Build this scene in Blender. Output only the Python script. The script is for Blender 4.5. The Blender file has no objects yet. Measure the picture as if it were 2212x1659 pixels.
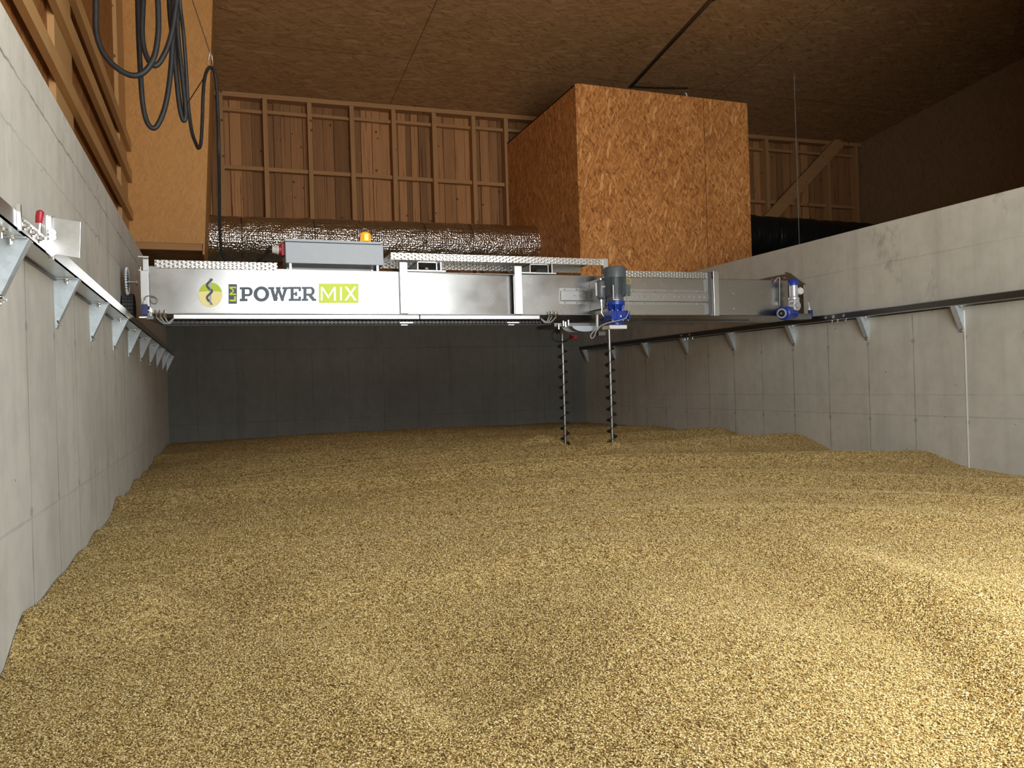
import bpy, math, random
import numpy as np
from mathutils import Vector, Matrix

random.seed(7); rng = np.random.default_rng(7)
S = bpy.context.scene
COL = S.collection
PI = math.pi

# ------------------------------------------------------------------ camera
FPX, CX, CY = 1681.44, 1106.0, 829.5
YAW, PITCH, ROLL = 0.358885, 0.000289, -0.030541
def cam_basis():
    cy, sy, cp, sp = math.cos(YAW), math.sin(YAW), math.cos(PITCH), math.sin(PITCH)
    fwd = np.array([sy*cp, cy*cp, sp]); r0 = np.array([cy, -sy, 0.0]); u0 = np.cross(r0, fwd)
    c, s = math.cos(ROLL), math.sin(ROLL)
    return np.array([c*r0+s*u0, -s*r0+c*u0, fwd])
RB = cam_basis()
def ray(x, y): return RB.T @ np.array([(x-CX)/FPX, -(y-CY)/FPX, 1.0])
def atx(x, y, c): d = ray(x, y); return d*(c/d[0])      # a pixel's point on the plane X = c
def aty(x, y, c): d = ray(x, y); return d*(c/d[1])
def atz(x, y, c): d = ray(x, y); return d*(c/d[2])

cam_d = bpy.data.cameras.new('camera'); cam = bpy.data.objects.new('camera', cam_d); COL.objects.link(cam)
cam_d.sensor_fit = 'HORIZONTAL'; cam_d.sensor_width = 36.0; cam_d.lens = 36.0*FPX/2212.0
cam_d.clip_start = 0.05; cam_d.clip_end = 200
M = Matrix(((RB[0][0], RB[1][0], -RB[2][0], 0), (RB[0][1], RB[1][1], -RB[2][1], 0),
            (RB[0][2], RB[1][2], -RB[2][2], 0), (0, 0, 0, 1)))
cam.matrix_world = M
S.camera = cam

# ------------------------------------------------------------------ room dimensions (camera height is z = 0)
XL, XR, D = -0.7393, 6.2607, 12.88
WT = 0.26                      # concrete wall thickness
WTOP = 1.52
YF = -0.40                     # inner face of the front wall with the gate opening
XU = 12.92                     # far right upper wall
OPEN = (0.45, 4.60, -0.05, 2.85)  # gate opening x0,x1,z0,z1
FLOOR = -3.2

# ------------------------------------------------------------------ light and exposure
world = bpy.data.worlds.new('overcast_sky'); S.world = world; world.use_nodes = True
wn = world.node_tree; wn.nodes.clear()
wo = wn.nodes.new('ShaderNodeOutputWorld'); wb = wn.nodes.new('ShaderNodeBackground')
tc = wn.nodes.new('ShaderNodeTexCoord'); sx = wn.nodes.new('ShaderNodeSeparateXYZ'); rp = wn.nodes.new('ShaderNodeValToRGB')
mr = wn.nodes.new('ShaderNodeMapRange'); mr.inputs['From Min'].default_value = -1; mr.inputs['From Max'].default_value = 1
wn.links.new(tc.outputs['Generated'], sx.inputs[0]); wn.links.new(sx.outputs['Z'], mr.inputs['Value']); wn.links.new(mr.outputs[0], rp.inputs[0])
e = rp.color_ramp.elements
e[0].position = 0.0; e[0].color = (0.48, 0.465, 0.44, 1); e[1].position = 1.0; e[1].color = (0.47, 0.50, 0.52, 1)
x = rp.color_ramp.elements.new(0.49); x.color = (0.82, 0.80, 0.765, 1)
x = rp.color_ramp.elements.new(0.52); x.color = (0.44, 0.47, 0.49, 1)
wb.inputs['Strength'].default_value = 8.4
wn.links.new(rp.outputs[0], wb.inputs[0]); wn.links.new(wb.outputs[0], wo.inputs[0])

pl = bpy.data.lights.new('gate_daylight', 'AREA'); pl.shape = 'RECTANGLE'; pl.size = OPEN[1]-OPEN[0]; pl.size_y = OPEN[3]-OPEN[2]
pl.cycles.is_portal = True
po = bpy.data.objects.new('gate_daylight', pl); COL.objects.link(po)
po.location = ((OPEN[0]+OPEN[1])/2, YF-0.02, (OPEN[2]+OPEN[3])/2); po.rotation_euler = (PI/2, 0, 0)

sl = bpy.data.lights.new('hazy_sun', 'SUN'); sl.energy = 4.0; sl.angle = math.radians(34); sl.color = (1.0, 0.97, 0.90)
so = bpy.data.objects.new('hazy_sun', sl); COL.objects.link(so); so.location = (-4, -8, 9)
se, sa = math.radians(50), math.radians(36)
so.rotation_euler = Vector((math.sin(sa)*math.cos(se), math.cos(sa)*math.cos(se), -math.sin(se))).to_track_quat('-Z', 'Y').to_euler()

S.view_settings.view_transform = 'Standard'; S.view_settings.look = 'None'
S.view_settings.gamma = 1.0; S.view_settings.exposure = 1.12; S.view_settings.use_curve_mapping = False
S.cycles.max_bounces = 6; S.cycles.diffuse_bounces = 4; S.cycles.glossy_bounces = 3
S.cycles.use_adaptive_sampling = True; S.cycles.adaptive_threshold = 0.03
S.cycles.transmission_bounces = 4; S.cycles.caustics_reflective = True; S.cycles.blur_glossy = 0.5
S.cycles.use_denoising = True; S.cycles.sample_clamp_indirect = 6.0

# ------------------------------------------------------------------ material helpers
class NT:
    def __init__(s, name):
        s.m = bpy.data.materials.new(name); s.m.use_nodes = True; s.t = s.m.node_tree
        s.b = s.t.nodes['Principled BSDF']
    def n(s, ty, **kw):
        nd = s.t.nodes.new(ty)
        for k, v in kw.items(): setattr(nd, k, v)
        return nd
    def l(s, a, b): s.t.links.new(a, b)
    def val(s, sock, v):
        if hasattr(v, 'is_linked') or isinstance(v, bpy.types.NodeSocket): s.l(v, sock)
        else: sock.default_value = v
    def math(s, op, a, b=0.0, c=None, clamp=False):
        nd = s.n('ShaderNodeMath', operation=op, use_clamp=clamp); s.val(nd.inputs[0], a); s.val(nd.inputs[1], b)
        if c is not None: s.val(nd.inputs[2], c)
        return nd.outputs[0]
    def mix(s, f, a, b, blend='MIX'):
        nd = s.n('ShaderNodeMix', data_type='RGBA', blend_type=blend); s.val(nd.inputs[0], f)
        for k, v in ((6, a), (7, b)):
            if isinstance(v, tuple): nd.inputs[k].default_value = (*v[:3], 1)
            else: s.l(v, nd.inputs[k])
        return nd.outputs[2]
    def ramp(s, f, stops, interp='LINEAR'):
        nd = s.n('ShaderNodeValToRGB'); s.l(f, nd.inputs[0]); cr = nd.color_ramp; cr.interpolation = interp
        cr.elements[0].position, cr.elements[0].color = stops[0][0], (*stops[0][1], 1)
        cr.elements[1].position, cr.elements[1].color = stops[-1][0], (*stops[-1][1], 1)
        for p_, c_ in stops[1:-1]:
            el = cr.elements.new(p_); el.color = (*c_, 1)
        return nd.outputs[0]
    def pos(s): return s.n('ShaderNodeNewGeometry').outputs['Position']
    def xyz(s, v): nd = s.n('ShaderNodeSeparateXYZ'); s.l(v, nd.inputs[0]); return nd.outputs
    def comb(s, x, y, z=0.0):
        nd = s.n('ShaderNodeCombineXYZ'); s.val(nd.inputs[0], x); s.val(nd.inputs[1], y); s.val(nd.inputs[2], z); return nd.outputs[0]
    def mapv(s, v, rot=(0, 0, 0), scale=(1, 1, 1), loc=(0, 0, 0)):
        nd = s.n('ShaderNodeMapping'); s.l(v, nd.inputs[0]); nd.inputs['Rotation'].default_value = rot
        nd.inputs['Scale'].default_value = scale; nd.inputs['Location'].default_value = loc; return nd.outputs[0]
    def noise(s, v, scale, detail=4, rough=0.5, col=False):
        nd = s.n('ShaderNodeTexNoise'); s.l(v, nd.inputs['Vector']); nd.inputs['Scale'].default_value = scale
        nd.inputs['Detail'].default_value = detail; nd.inputs['Roughness'].default_value = rough
        return nd.outputs['Color' if col else 'Fac']
    def voro(s, v, scale, feature='F1', dim='3D', rnd=1.0):
        nd = s.n('ShaderNodeTexVoronoi', feature=feature, voronoi_dimensions=dim); s.l(v, nd.inputs['Vector'])
        nd.inputs['Scale'].default_value = scale; nd.inputs['Randomness'].default_value = rnd; return nd
    def bump(s, h, strength=0.3, dist=0.01, normal=None):
        nd = s.n('ShaderNodeBump'); s.l(h, nd.inputs['Height']); nd.inputs['Strength'].default_value = strength
        nd.inputs['Distance'].default_value = dist
        if normal is not None: s.l(normal, nd.inputs['Normal'])
        return nd.outputs[0]
    def set(s, color=None, rough=None, metal=None, normal=None, spec=None):
        for k, v in (('Base Color', color), ('Roughness', rough), ('Metallic', metal), ('Normal', normal), ('Specular IOR Level', spec)):
            if v is None: continue
            if isinstance(v, tuple): s.b.inputs[k].default_value = (*v, 1)
            elif isinstance(v, (int, float)): s.b.inputs[k].default_value = v
            else: s.l(v, s.b.inputs[k])
        return s.m

def plain(name, color, rough=0.5, metal=0.0, var=0.12, scale=12.0, spec=None):
    t = NT(name); f = t.noise(t.pos(), scale, 5)
    dk = tuple(c*(1-var) for c in color); lt = tuple(min(1, c*(1+var)) for c in color)
    c = t.ramp(f, [(0.3, dk), (0.7, lt)])
    r = t.math('MULTIPLY_ADD', f, 0.16, max(rough-0.08, 0.02))
    return t.set(color=c, rough=r, metal=metal, spec=spec)

def steel(name, color=(0.74, 0.74, 0.74), rough=0.28, streak='X', spangle=0.0):
    t = NT(name); p = t.pos()
    sc = {'X': (1.2, 40, 60), 'Z': (60, 40, 1.2), 'Y': (60, 1.2, 60)}[streak]
    st = t.noise(t.mapv(p, scale=sc), 1.0, 4, 0.6)
    bl = t.noise(p, 3.2, 5, 0.6)
    sm = t.math('MULTIPLY_ADD', st, 0.10, t.math('MULTIPLY', bl, 0.16))
    c = t.mix(t.math('MULTIPLY', sm, 1.0), tuple(min(1, c*1.06) for c in color), tuple(c*0.55 for c in color))
    r = t.math('MULTIPLY_ADD', bl, 0.22, rough-0.09)
    if spangle:
        vv = t.voro(p, 45.0); g = t.xyz(vv.outputs['Color'])[0]
        c = t.mix(t.math('MULTIPLY', g, spangle), c, tuple(c_*0.62 for c_ in color))
    return t.set(color=c, rough=r, metal=1.0)

def concrete(name, axis, off, color=(0.40, 0.375, 0.325), spacing=0.577, hz=((0.665, 0.8, 0.03), (-0.465, 0.7, 0.012)), seamdark=0.8, stains=0.3, vtop=0.60):
    t = NT(name); p = t.pos(); X, Y, Z = t.xyz(p); u = X if axis == 'X' else Y
    n1 = t.noise(p, 0.55, 6, 0.6); n2 = t.noise(p, 7.0, 6, 0.62)
    stv = t.comb(t.math('MULTIPLY', u, 5.0), t.math('MULTIPLY', Z, 0.5), 0.0)
    st = t.noise(stv, 1.0, 5, 0.6)
    base = t.ramp(n1, [(0.28, tuple(c*0.80 for c in color)), (0.5, color), (0.74, tuple(c*1.12 for c in color))])
    base = t.mix(t.math('MULTIPLY', t.math('SUBTRACT', n2, 0.42, clamp=True), 0.9), base, tuple(c*0.58 for c in color))
    base = t.mix(t.ramp(st, [(0.50, (0, 0, 0)), (0.72, (0.42,)*3)]), base, tuple(c*0.62 for c in color))
    # small blow holes
    v = t.voro(p, 9.0); hole = t.math('LESS_THAN', v.outputs['Distance'], t.math('MULTIPLY', t.math('SUBTRACT', t.xyz(v.outputs['Color'])[1], 0.72, clamp=True), 0.35))
    base = t.mix(t.math('MULTIPLY', hole, 0.6), base, (0.09, 0.085, 0.075))
    wob = t.math('MULTIPLY', t.math('SUBTRACT', t.noise(t.comb(0.0, 0.0, Z), 3.0, 3), 0.5), 0.012)
    fr = t.math('FRACT', t.math('DIVIDE', t.math('ADD', t.math('SUBTRACT', u, off), wob), spacing))
    dist = t.math('MULTIPLY', t.math('SUBTRACT', 0.5, t.math('ABSOLUTE', t.math('SUBTRACT', fr, 0.5))), spacing)
    below = t.math('LESS_THAN', Z, vtop)
    brk = t.noise(t.comb(u, Z, 0.0), 2.5, 5, 0.6)
    sd = t.math('MULTIPLY', t.math('SUBTRACT', 1.0, t.math('DIVIDE', dist, t.math('MULTIPLY_ADD', brk, 0.016, 0.0005)), clamp=True), below)
    sd = t.math('MULTIPLY', sd, t.math('MULTIPLY_ADD', brk, 1.4, -0.05, clamp=True))
    wz = t.math('SUBTRACT', t.noise(t.comb(u, 0.0, 0.0), 5.0, 6, 0.7), 0.5)
    for h, hs, hw in hz:
        dz = t.math('ABSOLUTE', t.math('SUBTRACT', t.math('MULTIPLY_ADD', wz, hw, Z), h))
        ln = t.math('SUBTRACT', 1.0, t.math('DIVIDE', dz, t.math('MULTIPLY_ADD', brk, 0.016, 0.001)), clamp=True)
        sd = t.math('MAXIMUM', sd, t.math('MULTIPLY', ln, t.math('MULTIPLY', t.math('MULTIPLY_ADD', brk, 1.7, -0.25, clamp=True), hs)))
    # dark release-agent stains, mostly above the rails
    sn = t.noise(t.comb(t.math('MULTIPLY', u, 2.2), t.math('MULTIPLY', Z, 1.3), 3.0), 1.6, 6, 0.68)
    sm = t.ramp(sn, [(0.60, (0, 0, 0)), (0.72, (1, 1, 1))])
    up = t.math('MULTIPLY_ADD', t.math('GREATER_THAN', Z, 0.62), 0.75, 0.25)
    base = t.mix(t.math('MULTIPLY', t.math('MULTIPLY', sm, up), stains), base, tuple(c*0.42 for c in color))
    # form-tie marks on the seams
    for h in (-0.465, 0.30):
        rr = t.math('SQRT', t.math('ADD', t.math('POWER', dist, 2.0), t.math('POWER', t.math('SUBTRACT', Z, h), 2.0)))
        sd = t.math('MAXIMUM', sd, t.math('MULTIPLY', t.math('LESS_THAN', rr, 0.022), 0.45))
    base = t.mix(t.math('MULTIPLY', sd, seamdark, clamp=True), base, (0.07, 0.065, 0.055))
    return t.set(color=base, rough=0.88, spec=0.25, normal=t.bump(t.math('SUBTRACT', n2, sd), 0.25, 0.006))

def osb(name, plane, tones, size=0.030, layers=6, seams=None, rough=0.62, spec=0.3, base_angle=1.5708, spread=1.0, fleck=0.6, smooth=0.0):
    # strand board: several layers of long voronoi flakes, each layer turned its own way
    t = NT(name); p = t.pos(); X, Y, Z = t.xyz(p)
    u, v = {'XZ': (X, Z), 'YZ': (Y, Z), 'XY': (X, Y)}[plane]
    uv = t.comb(u, v, 0.0); wp = t.noise(uv, 7.0, 2, 0.5, col=True)
    nd = t.n('ShaderNodeMix', data_type='VECTOR'); nd.inputs[0].default_value = 0.03; t.l(uv, nd.inputs[4]); t.l(wp, nd.inputs[5]); uvw = nd.outputs[1]
    tone = None; rr = random.Random(name)
    for i in range(layers):
        a = base_angle+spread*(0.1, -0.75, 0.7, -0.15, 0.45, -0.45)[i]
        k = size*(1.25-0.09*i)
        m = t.mapv(t.mapv(uvw, rot=(0, 0, -a)), scale=(1/(k*4.2), 1/k, 1), loc=(3.7*i, 1.9*i, 0))
        vo = t.voro(m, 1.0, dim='2D'); c = t.xyz(vo.outputs['Color'])
        if tone is None: tone = c[0]
        else:
            f = t.math('GREATER_THAN', c[1], 0.62)
            mm = t.n('ShaderNodeMix', data_type='FLOAT'); t.l(f, mm.inputs[0]); t.l(tone, mm.inputs[2]); t.l(c[0], mm.inputs[3]); tone = mm.outputs[0]
    fine = t.noise(t.mapv(t.mapv(uvw, rot=(0, 0, -base_angle)), scale=(30, 120, 1)), 1.0, 3, 0.6); big = t.noise(uv, 1.1, 4)
    tv = t.math('ADD', t.math('MULTIPLY', tone, 0.50), t.math('ADD', t.math('MULTIPLY', fine, 0.36), t.math('MULTIPLY', big, 0.22)))
    if smooth: tv = t.math('ADD', t.math('MULTIPLY', tv, 1-smooth), 0.54*smooth)
    n = len(tones); col = t.ramp(tv, [(0.15+0.80*k/(n-1), tones[k]) for k in range(n)])
    sp = t.voro(t.mapv(t.mapv(uvw, rot=(0, 0, -base_angle-0.4)), scale=(1/(size*2.2), 1/(size*0.6), 1)), 1.0, dim='2D'); fc = t.xyz(sp.outputs['Color'])
    col = t.mix(t.math('MULTIPLY', t.math('GREATER_THAN', fc[2], 0.965), fleck), col, tuple(c*0.40 for c in tones[0]))
    sp2 = t.voro(t.mapv(t.mapv(uvw, rot=(0, 0, -base_angle+0.2)), scale=(1/(size*5), 1/(size*1.3), 1)), 1.0, dim='2D'); f2 = t.xyz(sp2.outputs['Color'])
    col = t.mix(t.math('MULTIPLY', t.math('GREATER_THAN', f2[0], 0.975), fleck), col, tuple(min(1, c*1.12) for c in tones[-1]))
    if seams:
        for (ax, off, spc, w) in seams:
            q = {'X': X, 'Y': Y, 'Z': Z}[ax]
            fr = t.math('FRACT', t.math('DIVIDE', t.math('SUBTRACT', q, off), spc))
            dd = t.math('MULTIPLY', t.math('SUBTRACT', 0.5, t.math('ABSOLUTE', t.math('SUBTRACT', fr, 0.5))), spc)
            col = t.mix(t.math('MULTIPLY', t.math('LESS_THAN', dd, w), 0.75), col, (0.03, 0.018, 0.008))
    return t.set(color=col, rough=rough, spec=spec, normal=t.bump(t.math('ADD', tone, fine), 0.16, 0.003))

def timber(name, color, axis='Z', var=0.35, resin=0.0):
    t = NT(name); p = t.pos()
    sc = {'Z': (26, 26, 1.4), 'X': (1.4, 26, 26), 'Y': (26, 1.4, 26)}[axis]
    isl = t.n('ShaderNodeNewGeometry').outputs['Random Per Island']
    g = t.noise(t.mapv(p, scale=sc), 1.0, 5, 0.65)
    k = t.voro(p, 6.5); kn = t.math('LESS_THAN', k.outputs['Distance'], 0.14)
    kn = t.math('MULTIPLY', kn, t.math('GREATER_THAN', t.xyz(k.outputs['Color'])[0], 0.68))
    f = t.math('ADD', t.math('MULTIPLY', g, 0.45), t.math('MULTIPLY', isl, 0.55))
    c = t.ramp(f, [(0.15, tuple(c*(1-var) for c in color)), (0.5, color), (0.85, tuple(min(1, c*(1+var)) for c in color))])
    if resin:
        rd = t.noise(t.mapv(p, scale=(60, 60, 0.9)), 1.0, 3, 0.5)
        c = t.mix(t.math('MULTIPLY', t.math('GREATER_THAN', rd, 0.635), 0.65), c, (0.13, 0.035, 0.025))
        w = t.noise(t.mapv(p, scale=(38, 38, 4.5)), 1.0, 4, 0.7)
        c = t.mix(t.math('MULTIPLY', t.math('GREATER_THAN', w, 0.70), resin), c, (0.72, 0.62, 0.50))
    c = t.mix(t.math('MULTIPLY', kn, 0.75), c, tuple(c_*0.18 for c_ in color))
    return t.set(color=c, rough=0.7, spec=0.25, normal=t.bump(g, 0.12, 0.003))

# ------------------------------------------------------------------ materials
M_ = {}
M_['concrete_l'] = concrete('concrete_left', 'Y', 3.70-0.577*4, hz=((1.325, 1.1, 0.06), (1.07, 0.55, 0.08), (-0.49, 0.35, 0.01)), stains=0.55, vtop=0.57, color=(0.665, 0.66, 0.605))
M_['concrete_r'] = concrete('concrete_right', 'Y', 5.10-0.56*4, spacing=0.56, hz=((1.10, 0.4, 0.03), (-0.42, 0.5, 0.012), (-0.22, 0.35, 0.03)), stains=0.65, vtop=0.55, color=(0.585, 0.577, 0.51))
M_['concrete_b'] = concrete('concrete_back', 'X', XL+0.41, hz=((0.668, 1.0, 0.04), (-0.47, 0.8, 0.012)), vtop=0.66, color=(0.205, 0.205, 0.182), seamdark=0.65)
M_['concrete_f'] = plain('concrete_plain', (0.36, 0.34, 0.30), 0.9)
OSB_BOX = [(0.23, 0.088, 0.024), (0.50, 0.200, 0.056), (0.68, 0.300, 0.090), (0.88, 0.50, 0.20)]
OSB_PALE = [(0.36, 0.17, 0.052), (0.50, 0.255, 0.082), (0.58, 0.305, 0.102), (0.66, 0.37, 0.135)]
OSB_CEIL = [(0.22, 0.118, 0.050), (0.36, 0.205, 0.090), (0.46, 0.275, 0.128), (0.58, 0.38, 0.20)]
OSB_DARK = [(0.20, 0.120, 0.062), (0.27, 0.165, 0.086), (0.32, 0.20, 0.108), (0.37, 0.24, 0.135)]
M_['osb_front'] = osb('osb_board_front', 'XZ', OSB_BOX, 0.024, seams=[('X', 7.02, 40, 0.005)])
M_['osb_side'] = osb('osb_board_side', 'YZ', OSB_BOX, 0.024)
M_['osb_left'] = osb('osb_board_pale', 'XZ', OSB_PALE, 0.022, smooth=0.45, fleck=0.14)
M_['osb_left_side'] = osb('osb_board_pale_side', 'YZ', OSB_PALE, 0.022, smooth=0.45, fleck=0.14)
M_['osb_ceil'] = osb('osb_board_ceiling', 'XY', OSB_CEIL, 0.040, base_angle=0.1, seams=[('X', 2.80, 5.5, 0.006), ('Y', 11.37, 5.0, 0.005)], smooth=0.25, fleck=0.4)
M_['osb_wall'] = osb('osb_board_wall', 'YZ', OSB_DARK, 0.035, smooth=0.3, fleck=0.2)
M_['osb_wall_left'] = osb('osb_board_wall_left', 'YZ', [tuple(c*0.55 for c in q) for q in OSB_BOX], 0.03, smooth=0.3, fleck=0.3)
M_['wood_stud'] = timber('pine_stud', (0.40, 0.22, 0.095), 'Z')
M_['wood_rail'] = timber('pine_rail', (0.40, 0.22, 0.095), 'X')
M_['wood_girt'] = timber('pine_girt', (0.52, 0.31, 0.13), 'Y', 0.15)
M_['wood_post'] = timber('pine_post', (0.52, 0.31, 0.13), 'Z', 0.12)
M_['wood_clad'] = timber('rough_sawn_cladding', (0.36, 0.180, 0.075), 'Z', 0.50, 0.6)
def vinyl(name, color):
    t = NT(name); return t.set(color=color, rough=0.40, metal=0.06, spec=0.4)
M_['steel_beam'] = steel('brushed_stainless_sheet', (0.43, 0.425, 0.41), 0.24, 'X')
M_['rack'] = steel('matt_steel_rack', (0.44, 0.44, 0.43), 0.36, 'X')
M_['steel_edge'] = steel('stainless_profile', (0.62, 0.62, 0.61), 0.33, 'Z')
M_['galv'] = steel('galvanised_steel', (0.62, 0.69, 0.73), 0.50, 'Z', 0.4); M_['galv'].node_tree.nodes['Principled BSDF'].inputs['Metallic'].default_value = 0.45
M_['rail'] = steel('rolled_rail_steel', (0.66, 0.655, 0.64), 0.30, 'Y', 0.2)
M_['rail_shaded'] = steel('shaded_rail_steel', (0.17, 0.168, 0.155), 0.38, 'Y', 0.2)  # darker copy of the rail steel, its dark reflection put into the colour
M_['bolt'] = steel('zinc_bolt', (0.80, 0.80, 0.78), 0.22, 'Z')
M_['dark_steel'] = steel('oily_steel', (0.22, 0.22, 0.22), 0.40, 'Z')
M_['auger'] = steel('worn_auger_steel', (0.27, 0.265, 0.255), 0.34, 'Z')
M_['flight'] = plain('blackened_auger_flight', (0.045, 0.043, 0.040), 0.45, 0.5)
M_['cabinet'] = plain('light_grey_enamel', (0.47, 0.525, 0.585), 0.45, 0.0, 0.04)
M_['plastic_white'] = plain('white_plastic', (0.72, 0.73, 0.72), 0.4, 0.0, 0.04)
M_['motor_grey'] = plain('slate_grey_paint', (0.095, 0.115, 0.125), 0.38, 0.0, 0.1)
M_['motor_silver'] = plain('silver_paint', (0.52, 0.54, 0.55), 0.35, 0.4, 0.08)
M_['blue'] = plain('blue_paint', (0.012, 0.045, 0.34), 0.32, 0.0, 0.12)
M_['navy'] = plain('dark_blue_housing', (0.02, 0.03, 0.14), 0.4, 0.0, 0.1)
M_['rubber'] = plain('black_rubber', (0.018, 0.018, 0.018), 0.6)
M_['tyre'] = plain('tyre_rubber', (0.014, 0.014, 0.013), 0.8)
M_['tyre_block'] = plain('tyre_tread_rubber', (0.075, 0.074, 0.070), 0.75)
M_['cable'] = plain('black_cable_sheath', (0.013, 0.015, 0.017), 0.58, 0.0, 0.4, 30)
M_['cable_grey'] = plain('grey_cable_sheath', (0.30, 0.31, 0.31), 0.5)
M_['red'] = plain('red_plastic', (0.42, 0.012, 0.03), 0.4)
M_['black'] = plain('black_plastic', (0.012, 0.012, 0.013), 0.4)
M_['brass'] = plain('yellow_wire', (0.55, 0.42, 0.05), 0.5)
M_['vinyl_grey'] = vinyl('anthracite_vinyl', (0.055, 0.082, 0.105))
M_['vinyl_green'] = vinyl('lime_vinyl', (0.60, 0.74, 0.025))
M_['vinyl_lime_dark'] = vinyl('green_vinyl', (0.50, 0.66, 0.02))
M_['vinyl_cream'] = vinyl('cream_vinyl', (0.95, 0.85, 0.36))
M_['vinyl_white'] = vinyl('white_vinyl', (0.92, 0.92, 0.92))
M_['vinyl_white'].node_tree.nodes['Principled BSDF'].inputs['Metallic'].default_value = 0.12
M_['vinyl_silver'] = vinyl('silver_vinyl', (0.48, 0.50, 0.52))

def mk_tread():
    t = NT('tread_plate'); p = t.pos(); X, Y, Z = t.xyz(p)
    hs = None
    for k, (a, off) in enumerate(((0.8, 0.0), (-0.8, 0.5))):
        m = t.mapv(t.comb(X, Z, 0.0), rot=(0, 0, a), scale=(22, 44, 1), loc=(off, off, 0))
        xx, yy, _ = t.xyz(m)
        fx = t.math('ABSOLUTE', t.math('SUBTRACT', t.math('FRACT', xx), 0.5)); fy = t.math('ABSOLUTE', t.math('SUBTRACT', t.math('FRACT', yy), 0.5))
        b = t.math('SUBTRACT', 1.0, t.math('ADD', t.math('MULTIPLY', fx, 2.3), t.math('MULTIPLY', fy, 4.5)), clamp=True)
        hs = b if hs is None else t.math('MAXIMUM', hs, b)
    n = t.noise(p, 5.0, 4)
    return t.set(color=(0.58, 0.575, 0.55), rough=t.math('MULTIPLY_ADD', n, 0.2, 0.24), metal=1.0, normal=t.bump(hs, 0.45, 0.006))
M_['tread'] = mk_tread()

def mk_foil():
    t = NT('bubble_foil'); p = t.pos(); X, Y, Z = t.xyz(p)
    an = t.math('ARCTAN2', t.math('SUBTRACT', Z, 2.26), t.math('SUBTRACT', Y, 11.8))
    uv = t.comb(X, t.math('MULTIPLY', an, 0.31), 0.0)
    v = t.voro(uv, 34.0, feature='SMOOTH_F1', dim='2D', rnd=0.6)
    nd = t.noise(p, 5.0, 6, 0.65); n2 = t.noise(t.mapv(p, scale=(1, 6, 6)), 3.0, 4)
    h = t.math('ADD', t.math('MULTIPLY', v.outputs['Distance'], -0.55), t.math('ADD', t.math('MULTIPLY', nd, 0.75), t.math('MULTIPLY', n2, 0.7)))
    return t.set(color=(0.66, 0.655, 0.63), rough=0.15, metal=1.0, normal=t.bump(h, 0.75, 0.035))
M_['foil'] = mk_foil()
def mk_blackduct():
    t = NT('black_ribbed_foil'); p = t.pos(); w = t.noise(t.mapv(p, scale=(14, 2.5, 2.5)), 1.0, 4, 0.6)
    return t.set(color=(0.010, 0.012, 0.012), rough=0.38, normal=t.bump(w, 0.8, 0.03))
M_['blackduct'] = mk_blackduct()
def mk_beacon():
    t = NT('amber_lens'); X, Y, Z = t.xyz(t.pos())
    f = t.math('FRACT', t.math('MULTIPLY', Z, 62.0))
    t.b.inputs['Emission Strength'].default_value = 1.0
    c = t.ramp(f, [(0.35, (0.95, 0.10, 0.003)), (0.6, (1.0, 0.26, 0.01))])
    t.l(c, t.b.inputs['Emission Color'])
    return t.set(color=(0.9, 0.13, 0.01), rough=0.2)
M_['beacon'] = mk_beacon()
def mk_glow():
    t = NT('amber_lamp'); t.b.inputs['Emission Color'].default_value = (1.0, 0.55, 0.05, 1); t.b.inputs['Emission Strength'].default_value = 2.2
    return t.set(color=(1.0, 0.6, 0.1))
M_['glow'] = mk_glow()
GR = [(0.0, (0.13, 0.075, 0.022)), (0.25, (0.40, 0.265, 0.085)), (0.55, (0.63, 0.46, 0.18)), (0.85, (0.82, 0.65, 0.31)), (1.0, (0.93, 0.82, 0.50))]
def mk_grain():
    t = NT('barley_surface'); p = t.pos()
    v = t.voro(t.mapv(p, scale=(1, 1, 0.6)), 120.0); c = t.xyz(v.outputs['Color'])
    v2 = t.voro(p, 85.0)
    big = t.noise(p, 6.0, 4)
    f = t.math('ADD', t.math('MULTIPLY', c[0], 0.9), t.math('MULTIPLY', t.math('SUBTRACT', big, 0.5), 0.25), clamp=True)
    col = t.ramp(f, GR)
    gap_shade = t.math('GREATER_THAN', t.xyz(v2.outputs['Color'])[1], 0.80)
    col = t.mix(t.math('MULTIPLY', gap_shade, 0.6), col, (0.12, 0.07, 0.022))  # shade between kernels painted in as dark cells
    h = t.math('ADD', t.math('MULTIPLY', v.outputs['Distance'], -1.0), c[1])
    return t.set(color=col, rough=0.6, spec=0.25, normal=t.bump(h, 0.8, 0.008))
M_['grain'] = mk_grain()
def mk_kernel():
    t = NT('barley_kernel'); r = t.n('ShaderNodeNewGeometry').outputs['Random Per Island']
    return t.set(color=t.ramp(r, GR), rough=0.5, spec=0.35)
M_['kernel'] = mk_kernel()

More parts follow.
